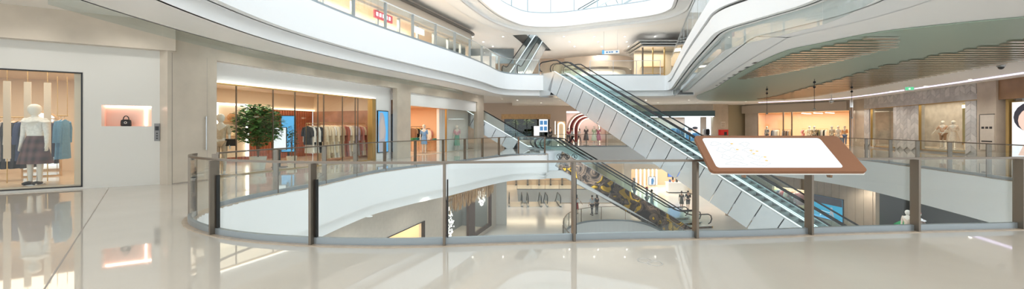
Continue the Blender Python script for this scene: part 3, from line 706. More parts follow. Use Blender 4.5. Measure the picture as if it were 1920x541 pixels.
# upper corner kiosk shop at the right
t = thing('kiosk_shop', 'glass fronted shop with layered grey canopy on the far right upper floor', 'shop', (XP(1204, 34), 34, 5.5))
MB().box(0, .12, 0, .12, 0, 3.1).build('corner_post', M_bronze, t)
for k in range(3): MB().box(-.5+.25*k, 6, -.55+.2*k, 4, 3.5-.18*k, 3.62-.18*k).build('canopy_layer', M_steel, t)
MB().box(.12, 6, .05, .065, .1, 3.0).build('glass_front', M_win, t)
for x in (.9, 1.9, 3.1): MB().box(x, x+.08, 0, .1, 0, 3.1).build('mullion', M_gold, t)
MB().box(0, 6, 2.2, 2.3, 0, 3.1).build('back_wall', M_cream, t)
for k in range(3): MB().box(.6, 2.6, 1.8, 2.2, .5+.6*k, .55+.6*k).build('shelf', M_wood, t)
area_light((XP(1225, 35), 35.2, 8.5), 3, 1.5, 90, (1, .85, .65))
for px, py, lab, m, wd in ((722, 17, 'red shop sign with white lettering on the left upper shop row', mat('sign_red', (.6, .05, .08), .4), 1.5), (788, 37, 'white glowing shop sign on the left upper shop row', M_white, 1.2)):
    u = F3.u(px, -.2); t = thing('shop_sign', lab, 'sign', F3.w(u-wd/2, -.12, 7.75), F3.rz)
    MB().box(0, wd, 0, .1, 0, .42).build('sign_board', m, t)
    for q in range(5): MB().box(.12+q*(wd-.2)/5, .12+q*(wd-.2)/5+.14, -.02, 0, .12, .32).build('letter', flat_emit('sign_white', (1, .97, .97), 1.0), t)
# hanging wayfinding sign
t = thing('hanging_sign', 'white hanging wayfinding sign under the upper ceiling above the far railing', 'sign', (XP(1145, 33), 33, 7.85), math.radians(-18))
MB().box(-.7, .7, -.03, .03, 0, .28).build('board', M_white, t); MB().box(-.7, -.52, -.04, -.03, 0, .34).build('arrow_block', P_blue, t)
for x in (-.55, .55): MB().tube([(x, 0, .28), (x, 0, 1.9)], .012, 5).build('suspension_rod', M_steel, t)
for k, x in enumerate((-.3, -.08, .12, .5)): MB().box(x-.07, x+.07, -.036, -.03, .09, .2).build('symbol', P_denim, t)

# ------------------------------------------------------------------ ground floor walls
FL = Fr((-6.9, 9.5), (-1.1, 29.0))
ul = FL.u
ub1, ub2, uc1, uc2 = ul(700), ul(796), ul(836), ul(921)
zt = ZP(413, FL.xy(ub2, 0)[1])
struct(FL.put(wall(MB(), 0, ul(930), 0, .3, -5.5, -1.26, [(ub1, ub2, -5.45, zt), (uc1, uc2, -5.2, -2.2)]), 'wall_lower_left', mat('lower_stone', (.55, .49, .42), .3, var=.05)))
for i, (a, b, z0, z1, fmat) in enumerate(((ub1, ub2, -5.45, zt, M_black), (uc1, uc2, -5.2, -2.2, mat('dark_brown_frame', (.09, .055, .045), .4)))):
    t = struct(FL.put(MB().box(a, b, .1, .112, z0, z1), 'window_%d' % (11+i), M_win)); fm = MB(); q = .05 if i == 0 else .22
    for p in ((a, a+q, z0, z1), (b-q, b, z0, z1), (a, b, z1-q*.6, z1), (a, b, z0, z0+q)): fm.box(p[0], p[1], -.03, .14, p[2], p[3])
    if i: fm.box((a+b)/2-.5, (a+b)/2+.5, -.02, .14, z0, z1)
    fm.build('window_frame', fmat, t)
    struct(FL.put(MB().box(a-.5, b+.5, 2.4, 2.5, -5.5, -1.8).box(a-.5, a-.4, .3, 2.4, -5.5, -1.8).box(b+.4, b+.5, .3, 2.4, -5.5, -1.8), 'wall_lower_shop_%d' % (i+1), [M_cream, mat('slate_backdrop', (.22, .25, .26), .4)][i]))
    struct(FL.put(MB().box(a-.5, b+.5, .3, 2.5, -5.5, -5.46), 'floor_lower_shop_%d' % (i+1), M_shopfl))
    area_light(FL.w((a+b)/2, 1.2, -1.9), b-a, 1.4, [170, 130][i], [(1, .8, .55), (1, .95, .9)][i], FL.rz)
struct(MB().box(XP(931, 30), XP(950, 30), 29.4, 30.6, -5.5, -1.26).build('wall_lower_pillar', M_wallw))
# tinsel valance and sparkling hanging ornaments in the dark window
M_tins = mat('gold_tinsel', (.75, .52, .28), .25, metal=.8)
t = tag(FL.put(MB(), 'tinsel_valance', M_tins), 'shaggy gold and pink tinsel fringe along the top of the dark shop window', 'decoration')
bpy.data.objects.remove(t); t = thing('tinsel_valance', 'shaggy gold and pink tinsel fringe along the top of the dark shop window', 'decoration', FL.w(uc1, -.14, -2.05), FL.rz)
MB().box(0, uc2-uc1, 0, .03, 0, .05).build('hanging_bar', M_gold, t)
mb = MB()
for k in range(420):
    x = RND.uniform(0, uc2-uc1); l = RND.uniform(.4, 1.0); yy = RND.uniform(-.08, .08)
    mb.add([(x, yy, 0), (x+.03, yy, 0), (x+.03+RND.uniform(-.05, .05), yy+.02, -l), (x+RND.uniform(-.05, .05), yy+.02, -l)], [(0, 1, 2, 3)])
ts = mb.build('fringe', M_tins, t); ts['kind'] = 'stuff'
for k, (px, hgt, zb, lab) in enumerate(((842, 1.9, -4.9, 'tall sparkling white ornament at the left of the dark shop window'), (903, 1.5, -3.9, 'smaller sparkling white ornament hanging at the right of the dark shop window'))):
    u = ul(px, .8); t = thing('sparkling_ornament', lab, 'decoration', FL.w(u, .8, zb), FL.rz)
    mb = MB()
    for i in range(150):
        q = RND.uniform(0, 2*PI); zz = RND.uniform(0, hgt); r = .3*math.sin(PI*min(1, zz/hgt*.9+.08))*RND.uniform(.5, 1)
        mb.ball((r*math.cos(q), r*math.sin(q), zz), .035, .035, .05, 5, 3)
    o = mb.build('crystal_beads', flat_emit('sparkle', (1, .97, .92), 1.1), t); o['kind'] = 'stuff'
    MB().tube([(0, 0, hgt), (0, 0, hgt+.9)], .01, 5).build('cord', M_steel, t)
# far ground-floor facade
FG = Fr((-8, 50), (26, 50))
struct(FG.put(MB().box(0, 34, 0, .3, -5.5, -1.28), 'wall_lower_back', mat('lower_back', (.62, .46, .32), .5)))
for k in range(9):
    x = -1+k*1.45
    t = thing('facade_pier', ORD[k]+' from left slim bronze pier on the far lower shop facade', 'pier', (x, 49.66, -5.5), 0, 'piers of the far lower facade')
    MB().box(0, .14, 0, .3, .12, 4.1).build('shaft', M_bronze, t); MB().box(-.04, .18, -.04, .3, 0, .12).build('foot', M_dark, t)
for x in (1, 6): area_light((x, 47.6, -1.4), 4, 2, 150, (1, .82, .58))
# bright cosmetics hall behind the escalator foot
struct(MB().box(12.2, 13.0, 43, 43.4, -5.5, -1.28).box(12.2, 30, 42.9, 43.2, -2.8, -1.28).build('wall_lower_header', M_stone))
struct(MB().box(12, 30, 51, 51.2, -5.5, -1.3).box(12.0, 12.2, 43, 51, -5.5, -1.3).build('wall_lower_hall', M_cream))
area_light((18, 46, -1.6), 9, 6, 700, (1, .86, .68))
for k in range(6):
    x = 14.6+k*.62
    t = thing('light_column', ORD[k]+' from left thin vertical light column in the bright lower hall', 'lamp', (x, 46.5+.4*k, -5.5), 0, 'vertical light columns of the lower hall')
    MB().box(-.14, .14, -.14, .14, 0, 3.6).build('column_core', M_stone, t); MB().box(-.06, .06, -.16, -.14, .3, 3.5).build('light_strip', [M_led, M_ledw][k % 2], t)
for k, (x, y, wd, lab) in enumerate(((17.3, 43.6, 2.2, 'white display counter left of the couple in the bright lower hall'), (19.4, 42.6, 3.2, 'long beige display counter behind the couple in the lower hall'))):
    t = thing('display_counter', lab, 'counter', (x, y, -5.5))
    MB().box(0, wd, 0, .9, .1, 1.1).build('counter_body', [M_white, M_stone][k], t); MB().box(-.05, wd+.05, -.05, .95, 1.1, 1.16).build('counter_top', M_white, t); MB().box(.05, wd-.05, .05, .85, 0, .1).build('plinth', M_dark, t)
    for j in range(5):
        bx = x+.3+j*.38
        b = thing('cosmetic_box', ['navy', 'orange', 'black', 'cream', 'red'][j]+' small boxed product on the '+['white', 'beige'][k]+' lower hall counter', 'product box', (bx, y+.4, -4.34), 0, 'products on the '+['white', 'beige'][k]+' counter')
        hh = RND.uniform(.2, .45); MB().box(-.1, .1, -.08, .08, 0, hh).build('carton', [colour(.1, .12, .3), colour(.7, .3, .15), colour(.05, .05, .05), colour(.8, .75, .7), colour(.5, .1, .1)][j], b); MB().box(-.1, .1, -.08, .08, hh, hh+.02).build('lid', M_gold, b)
t = thing('poster_screen', 'small bright screen with a blue figure high on the lower hall wall', 'screen', (XP(1215, 43), 42.85, ZP(347, 42.8)))
MB().box(0, .75, 0, .05, 0, .85+.1).build('case', M_dark, t); MB().box(.05, .7, -.01, 0, .05, .9).build('screen', P_pale, t); MB().prism([(.3, .1), (.5, .1), (.6, .5), (.5, .8), (.3, .7)], -.015, -.01, 'y').build('printed_figure', P_denim, t)
t = thing('blue_display', 'bright blue display panel half hidden by the escalator in the lower hall', 'display', (XP(1252, 45), 45, -3.9))
MB().box(0, 1.6, 0, .1, 0, 2.3).build('case', M_dark, t); MB().box(.04, 1.56, -.01, 0, .04, 2.26).build('screen', flat_emit('deep_blue_screen', (.08, .22, .75), 0.66), t); MB().box(.5, .7, .02, .08, -1.6, 0).build('stand', M_dark, t)
# ground-floor right wall of tan panels with shop window and sports screen
FK = Fr((18.2, 30.5), (19.7, 26.6)); FK2 = Fr((19.7, 26.6), (21.5, 11))
struct(FK.put(wall(MB(), -2, FK.L, .05, .3, -5.5, -1.28, [(FK.u(1447), FK.L-.05, -5.2, -2.55)]), 'wall_lower_right', M_tan))
wk = struct(FK2.put(wall(MB(), 0, FK2.L, .05, .3, -5.5, -1.28, [(FK2.u(1640), FK2.u(1640)+9, -5.45, -1.5)]), 'wall_lower_right_near', M_tan))
pm = MB().box(.01, .49, 0, .05, -5.5, -1.28).mesh('wall_panel', M_tan); pms = MB().box(.01, .49, 0, .05, -2.5, -1.28).mesh('wall_panel', M_tan)
for k in range(int(FK2.u(1640)/.5)): put('wall_panel', pm, wk, (k*.5, 0, 0))
wk1 = bpy.data.objects['wall_lower_right']
for k in range(-4, int(FK.L/.5)): put('wall_panel', pms if k*.5 >= FK.u(1447)-.5 else pm, wk1, (k*.5, 0, 0))
struct(FK.put(MB().box(-2, FK.L+.3, 1.6, 1.7, -5.5, -2.2), 'wall_sport_shop', M_cream))
struct(FK.put(MB().box(FK.u(1447), FK.L, .12, .13, -5.2, -2.55), 'window_13', M_win))
area_light(FK.w(FK.L*.4, .9, -2.4), 4, 1, 120, (1, .85, .65), FK.rz)
ua, ub_ = FK2.u(1517), FK2.u(1583)
lightbox('wide wall screen showing a blue court with a player on the tan lower wall', FK2, ua, ub_, -.02, ZP(407, 25.4), ZP(368, 25.4)+.1, flat_emit('court_blue', (.02, .34, .55), 0.54),
   [('printed_stand', [(.02, .66), (.98, .66), (.98, .97), (.02, .97)], P_dark), ('printed_line', [(.1, .38), (.7, .30), (.7, .32), (.1, .40)], P_pale), ('printed_floor', [(.02, .03), (.98, .03), (.98, .09), (.02, .12)], P_blue),
    ('printed_line', [(.36, .12), (.39, .12), (.46, .34), (.44, .34)], P_pale), ('printed_figure', [(.62, .1), (.66, .12), (.69, .28), (.75, .12), (.78, .14), (.74, .38), (.72, .56), (.67, .56), (.66, .36)], P_grey)], M_black, 'wall_screen')
u0 = FK2.u(1640)
struct(FK2.put(MB().box(u0-.2, u0+10, 3, 3.1, -5.5, -1.28).box(u0-.3, u0-.2, .3, 3, -5.5, -1.28), 'wall_dark_shop', mat('dark_shop_wall', (.06, .06, .055), .5)))
area_light(FK2.w(u0+4, 1.4, -1.5), 6, 1.6, 70, (.85, .92, 1), FK2.rz)

# ------------------------------------------------------------------ escalators
M_step = mat('ribbed_step', (.50, .55, .56), .4, metal=.2)
T30 = math.tan(math.radians(30)); C30, S30 = math.cos(math.radians(30)), .5
def escalator(label, top, ang, zbot, rise, lw=1.35, depth=1.05, group=None, sides=(1, 1), soffit=M_clad, clad=M_clad, La=1.5, Lb=1.8, strip=True, panel=1.02, band=0):
    """descends along +x of the local frame from the upper comb at x=0; lane spans y 0..lw"""
    run = rise/T30
    t = thing('escalator', label, 'escalator', (top[0], top[1], zbot), ang, group)
    zc = lambda u: rise if u < 0 else (0 if u > run else rise-u*T30)
    U = [-La, 0]+[run*i/8 for i in range(1, 8)]+[run, run+Lb]
    # truss core
    under = [(-La, rise-depth), (depth*.28, rise-depth), (run-depth*.55, -.02), (run+Lb, -.02)]
    topl = [(run+Lb, -.01), (run, -.01), (0, rise-.01), (-La, rise-.01)]
    core = under+[(p[0], p[1]-.1) for p in topl]
    core = [(-La+.02, rise-depth+.03), (depth*.28, rise-depth+.03), (run-.6, -.0), (run, -.0), (0, rise-.12), (-La+.02, rise-.12)]
    fixn(MB().prism(core, .06, lw-.06, 'y').build('truss', M_dark, t))
    so = [(-La, rise-depth), (depth*.28, rise-depth), (run-depth*1.2, -.02+.35*depth)]
    rings = [[(p[0], .03, p[1]), (p[0], lw-.03, p[1]), (p[0]-.01, lw-.03, p[1]-.03), (p[0]-.01, .03, p[1]-.03)] for p in [(-La, rise-depth), (depth*.28, rise-depth)]+[(depth*.28+(run-.9-depth*.28)*i/10, rise-depth-(rise-depth-.06)*i/10) for i in range(1, 11)]]
    if band: rings = [[a, b, (c[0], c[1], c[2]-band), (d[0], d[1], d[2]-band)] for a, b, c, d in rings[:-1]]
    fixn(MB().rings(rings).build('soffit', soffit, t))
    # side cladding panels with joints square to the slope
    for si, y in ((0, 0), (1, lw)):
        if not sides[si]: continue
        n = max(2, round(run/C30/panel)); y0, y1 = (y-.02, y+.03) if si == 0 else (y-.03, y+.02)
        top_h, dn = .12, depth*C30
        lo = lambda u: (u-dn*S30, zc(u)-dn*C30)
        MB().prism([(-La, rise-depth), (-dn*S30+.25, rise-depth), (.0, rise+top_h-.12), (-.02, rise+top_h), (-La, rise+top_h)], y0, y1, 'y').build('side_panel', M_clad, t)
        for i in range(n):
            a, b = run*i/n+.02, run*(i+1)/n-.02
            pa, pb = lo(a), lo(b)
            q = [(a, zc(a)+top_h), (b, zc(b)+top_h), (pb[0], pb[1]+.02), (pa[0], pa[1]+.02)]
            if q[2][1] < .0:
                if q[3][1] < 0: q = [(a, zc(a)+top_h), (b, zc(b)+top_h), (b, 0), (max(a-.4, pa[0]), 0)]
                else: q = [(a, zc(a)+top_h), (b, zc(b)+top_h), (b, .0), (pa[0]+pa[1]/T30*1.0, .0), (pa[0], pa[1]+.02)]
            MB().prism(q, y0, y1, 'y').build('side_panel', clad, t)
        MB().prism([(run, 0), (run+Lb, 0), (run+Lb, top_h), (run, top_h)], y0, y1, 'y').build('side_panel', clad, t)
    # steps, landings
    st = MB().box(0, .42, .16, lw-.16, -.21, 0).mesh('step', M_step)
    k = 1
    while k*.2 < rise-.05: put('step', st, t, ((k-.5)*.2/T30, 0, rise-k*.2+.02)); k += 1
    MB().box(-La, .15, .1, lw-.1, rise-.05, rise+.02).build('landing_plate', M_steel, t)
    MB().box(run-.15, run+Lb, .1, lw-.1, 0, .02).build('landing_plate', M_steel, t)
    for y in (.08, lw-.08):
        G_ = [(-La+.35, zc(-1))]+[(u, zc(u)) for u in U[1:-1]]+[(run+Lb-.35, 0)]
        gl = [(u, z+.16) for u, z in G_]+[(run+Lb-.12, .55)]+[(u, z+.93) for u, z in reversed(G_)]+[(-La+.1, rise+.5)]
        MB().prism(gl, y-.006, y+.006, 'y').build('balustrade_glass', M_glassb, t)
        hp = [(-La+.3, y, rise+.28), (-La+.12, y, rise+.38), (-La+.03, y, rise+.62), (-La+.1, y, rise+.86), (-La+.32, y, rise+.97), (-.1, y, rise+.97), (.2, y, rise+.93)]
        hp += [(run*i/8, y, zc(run*i/8)+.97) for i in range(1, 8)]+[(run-.2, y, 1.07), (run+.15, y, .97), (run+Lb-.32, y, .97), (run+Lb-.1, y, .86), (run+Lb-.03, y, .62), (run+Lb-.12, y, .38), (run+Lb-.3, y, .28)]
        MB().tube(hp, .042, 8).build('handrail', M_black, t, smooth=True)
        dk = [[(u, y-.1, z+.1), (u, y+.1, z+.1), (u, y+.1, z+.15), (u, y-.1, z+.15)] for u, z in [(-La, rise)]+[(u, zc(u)) for u in U[1:-1]]+[(run+Lb, 0)]]
        fixn(MB().rings(dk).build('skirt_deck', M_steel, t))
        if strip:
            sr = [[(u, y-.018, z+.15), (u, y+.018, z+.15), (u, y+.018, z+.18), (u, y-.018, z+.18)] for u, z in [(-.3, rise)]+[(u, zc(u)) for u in U[1:-1]]+[(run+.3, 0)]]
            fixn(MB().rings(sr).build('light_strip', M_strip, t))
    return t
A1 = math.atan2(-.750, .661)
N1 = (.750, .661)
T1 = (3.0, 28.0)
escalator('long near escalator with grey panelled side crossing the atrium from upper left', T1, A1, -5.5, 11, group='double height escalator pair', depth=1.5, La=1.6)
escalator('long far escalator running beside the grey panelled near one', (T1[0]+N1[0]*1.45, T1[1]+N1[1]*1.45), A1, -5.5, 11, group='double height escalator pair', depth=1.5, La=1.6, sides=(0, 1))
A2 = math.atan2(2.2, 11.4)
M_mirror = mat('mirror_soffit_gold', (.62, .50, .36), .06, metal=1, bump=.9, scale=1.1)
# dark mirror cladding, its warped yellow reflections painted into the colour
nt = bpy.data.materials.new('painted_reflection_cladding'); nt.use_nodes = True; n_ = nt.node_tree; b_ = n_.nodes['Principled BSDF']
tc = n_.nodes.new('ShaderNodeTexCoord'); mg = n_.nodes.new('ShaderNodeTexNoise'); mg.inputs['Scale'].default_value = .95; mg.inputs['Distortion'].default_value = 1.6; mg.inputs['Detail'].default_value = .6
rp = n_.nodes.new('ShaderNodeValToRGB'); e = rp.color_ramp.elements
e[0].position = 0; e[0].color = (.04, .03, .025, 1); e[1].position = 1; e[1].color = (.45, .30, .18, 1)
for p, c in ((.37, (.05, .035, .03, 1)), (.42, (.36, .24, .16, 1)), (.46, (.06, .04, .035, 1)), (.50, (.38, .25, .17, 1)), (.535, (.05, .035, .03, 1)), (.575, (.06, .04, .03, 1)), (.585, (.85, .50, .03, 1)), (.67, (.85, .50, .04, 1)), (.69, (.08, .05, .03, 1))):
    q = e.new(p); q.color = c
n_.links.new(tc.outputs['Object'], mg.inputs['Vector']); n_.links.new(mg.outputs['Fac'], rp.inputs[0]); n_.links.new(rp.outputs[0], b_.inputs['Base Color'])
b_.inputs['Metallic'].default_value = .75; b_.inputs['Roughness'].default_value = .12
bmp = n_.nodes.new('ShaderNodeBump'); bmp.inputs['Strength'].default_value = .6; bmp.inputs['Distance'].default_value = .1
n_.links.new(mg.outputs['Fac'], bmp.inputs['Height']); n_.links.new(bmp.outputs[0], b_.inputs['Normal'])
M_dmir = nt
escalator('near escalator with warped gold reflections painted on its mirror side going down to the ground floor', (3.3, 26.2), A2, -5.5, 5.5, group='mirror clad escalator pair', depth=1.15, soffit=M_white, clad=M_dmir, strip=False, panel=2.2, band=.5)
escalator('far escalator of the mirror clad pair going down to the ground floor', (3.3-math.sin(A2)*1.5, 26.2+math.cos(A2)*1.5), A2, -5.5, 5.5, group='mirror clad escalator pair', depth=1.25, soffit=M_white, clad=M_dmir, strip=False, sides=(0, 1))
escalator('escalator rising to the left behind the far pillar of the clothes shops', (-8.2, 31.9), 0, 0, 5.5, group='single escalators', depth=1.0)
A4 = math.atan2(-.957, -.29)
e4b = (-.5, 31.4)
escalator('short steep looking escalator rising from the upper floor to the top floor', (e4b[0]+.29*9.53, e4b[1]+.957*9.53), A4, 5.5, 5.5, group='single escalators', depth=1.0, Lb=1.2)
escalator('pale escalator on the top floor rising to the right behind the highest railing', (14.6, 37.5), PI, 11, 5.5, group='single escalators', depth=.9, strip=False)
for k, x in enumerate((1.0, 2.75, 4.5)):   # heads of escalators going further down
    escalator(['left', 'middle', 'right'][k]+' escalator of the three dropping below the ground floor', (x+.0, 38.2), PI/2, -11, 5.5, group='escalators to the basement', depth=.9, strip=False, La=2.4)

# ------------------------------------------------------------------ directory board
tl, tr, bl = Vector((XP(1299, 5.95), 5.95, ZP(254, 5.95))), Vector((XP(1572, 5.95), 5.95, ZP(254, 5.95))), Vector((XP(1336, 5.42), 5.42, ZP(321, 5.42)))
W_ = 2.16; xb = (tl.x+bl.x)/2
hgt = math.hypot(tl.y-bl.y, tl.z-bl.z); tilt = math.atan2(tl.z-bl.z, tl.y-bl.y)
t = thing('directory_board', 'tilted copper framed directory table with glowing white screen on the railing', 'directory board', (xb+.0, bl.y, bl.z))
def rrect(x0, x1, y0, y1, r, n=5):
    out = []
    for cx, cy, a0 in ((x1-r, y1-r, 0), (x0+r, y1-r, 90), (x0+r, y0+r, 180), (x1-r, y0+r, 270)):
        out += [(cx+r*math.cos(math.radians(a0+90*i/n)), cy+r*math.sin(math.radians(a0+90*i/n))) for i in range(n+1)]
    return out
def board(mb, name, m, tt=None, z=0):
    o = mb.build(name, m, t); o.rotation_euler = (tilt, 0, 0); return o
board(MB().prism(rrect(0, W_, 0, hgt, .06), -.045, 0), 'frame', M_frame)
board(MB().prism(rrect(.1, W_-.3, .07, hgt-.055, .045), 0, .004), 'screen', M_screen)
part_label(board(MB().prism(rrect(.02, W_-.02, .0, .02, .008), -.07, -.045), 'lip', M_white), 'pale underside lip')
P_line = flat_emit('map_grey_line', (.50, .50, .50), 0.4); P_or = flat_emit('map_orange', (.95, .62, .2), 0.54)
for (cx, cy, sx, sy) in ((.25, .60, .10, .05), (.44, .59, .07, .05), (.68, .585, .09, .05), (.30, .46, .10, .05), (.46, .45, .07, .05), (.68, .44, .10, .05), (.30, .30, .08, .06), (.48, .29, .09, .06), (.72, .29, .12, .06), (.40, .16, .18, .06), (.74, .15, .16, .06)):
    pts = [(cx+sx*(.7+.3*math.sin(3*q+cx*9))*math.cos(q), cy*.9+sy*(.7+.3*math.cos(2*q+cy*7))*math.sin(q), .0055) for q in [2*PI*i/14 for i in range(14)]]
    board(MB().tube(pts, .0016, 4, closed=True), 'map_outline', P_line)
for (cx, cy) in ((.50, .54), (.53, .42), (.72, .40), (.80, .385), (.73, .335), (.86, .27), (.85, .20)):
    board(MB().prism(oval(cx, cy, .022, .012, 8), .004, .0055), 'map_marker', P_or)
for k, (x, y) in enumerate(((3.56, 5.93), (5.16, 6.12))):
    pass
# two flat brackets carrying the board on the railing
for x in (.72, 2.0):
    MB().prism([(.42, -.02), (.62, .20), (.66, .20), (.5, -.14), (.44, -.14)], x-.015, x+.015, 'x').build('bracket', M_bronze2, t)
    MB().box(x-.06, x+.06, .3, .55, -.03, .0).build('bracket', M_bronze2, t)
# prohibition icons on the escalator glass
t = thing('notice_glass', 'glass guard with three round prohibition symbols at the mirror escalator head', 'sign', (XP(1040, 25.6), 25.6, .0))
gw = XP(1084, 25.6)-XP(1040, 25.6)
MB().box(0, gw, 0, .012, -.75, .7).build('glass_panel', M_glass, t)
for k, px in enumerate((1049, 1063, 1077)):
    x = XP(px, 25.6)-XP(1040, 25.6); z = ZP(293, 25.6)
    mb = MB().tube([(x+.17*math.cos(2*PI*i/20), -.012, z+.17*math.sin(2*PI*i/20)) for i in range(20)], .018, 5, closed=True)
    mb.tube([(x-.12, -.012, z+.12), (x+.12, -.012, z-.12)], .016, 5)
    mb.tube([(x, -.012, z-.1), (x+.02*(k-1), -.012, z+.03)], .03, 6).ball((x+.02, -.012, z+.085), .032, .01, .032, 8, 5)
    mb.build('prohibition_symbol', M_black, t)
    for j in range(4): MB().box(x-.14+.075*j, x-.09+.075*j, -.012, -.006, z-.3, z-.24).build('character', M_black, t)

# ------------------------------------------------------------------ recessed downlights
dl_ring = MB().lathe([(.075, 0), (.1, 0), (.105, -.012), (.08, -.016), (.075, -.004)], 14).mesh('trim_ring', M_trim, True)
dl_lens = MB().lathe([(.074, -.004), (.04, -.008), (.005, -.009)], 14).mesh('lens', M_lens, True)
def downlight(x, y, z, label, group, power=0, col=(1, .98, .95)):
    t = thing('recessed_downlight', label, 'ceiling light', (x, y, z-.002), 0, group)
    put('trim_ring', dl_ring, t); put('lens', dl_lens, t)
    if power: point_light((x, y, z-.06), power, col)
for i, u in enumerate((1, 3.6, 6.2, 8.8, 11.4, 14, 16.6, 19.2)):
    x, y = F2.xy(u, -1.2); downlight(x, y, 4.65, ORD[i]+' nearest round downlight in the left walkway ceiling before the clothes shops', 'left walkway downlights', 170)
for i, u in enumerate((4, 6.5, 9, 11)):
    x, y = F1.xy(u, -1.3); downlight(x, y, 4.65, ORD[i]+' from left round downlight in the ceiling before the white boutique wall', 'boutique wall downlights', 75)
for x, y in ((-9, 3), (-4, 1.5), (1, 1), (5, 2), (9, 3.5), (12.5, 4.5), (-9, -2), (0, -2.5), (8, -1)):
    downlight(x, y, 4.65 if x < 0 else 4.28, 'added unseen downlight in the ceiling above the near walkway', 'added near walkway downlights', 330)  # out of view, added to brighten the near walkway
for i, u in enumerate((1.5, 5, 8.5, 12, 15.5, 19, 22)):
    x, y = FR.xy(u, -1.9); downlight(x, y, 4.28, ORD[i]+' from left round downlight in the ceiling before the marble shop', 'right walkway downlights', 420)
for i, x in enumerate((-5, -1, 3, 7, 11, 15, 19, 23)):
    downlight(x, 40.5 if x < 20 else 38.8, 4.65 if x < 0 else 4.28, ORD[i]+' from left round downlight in the far ceiling across the atrium', 'far walkway downlights', 560)
    downlight(x+1.5, 36.8, 4.65 if x < -1.5 else 4.28, ORD[i]+' from left small downlight in the far ceiling nearer the atrium edge', 'far edge downlights', 0)
for i, u in enumerate((1, 5, 9, 13, 17)):
    x, y = F3.xy(u, -2.6); downlight(x, y, 9.76, ORD[i]+' nearest round downlight in the upper ceiling before the left upper shops', 'upper left downlights', 420)
for i in range(7):
    for j in range(3):
        x, y = -3.5+2.7*i+.8*j, 35+2.1*j
        if not (-.4 < x < 3.6): downlight(x, y, 9.76, '%s downlight of the %s row in the wide upper ceiling above the far balcony' % (ORD[i], ['front', 'middle', 'back'][j]), 'upper far downlights', 700 if (i+j) % 2 == 0 else 0)
for u in (4, 8, 12, 16):
    x, y = FL.xy(u, -1.1); downlight(x, y, -1.28, 'round downlight in the lower ceiling beneath the left walkway', 'lower left downlights', 90)
for x, y in ((-2, 35), (3, 37.2), (8, 36.9), (13, 38), (17, 35), (20, 40), (1, 3), (8, 3), (16, 6), (-8, 4), (19.4, 22), (19.8, 17)):
    downlight(x, y, -1.28, 'round downlight in the lower ceiling around the ground floor hall', 'lower hall downlights', 520)

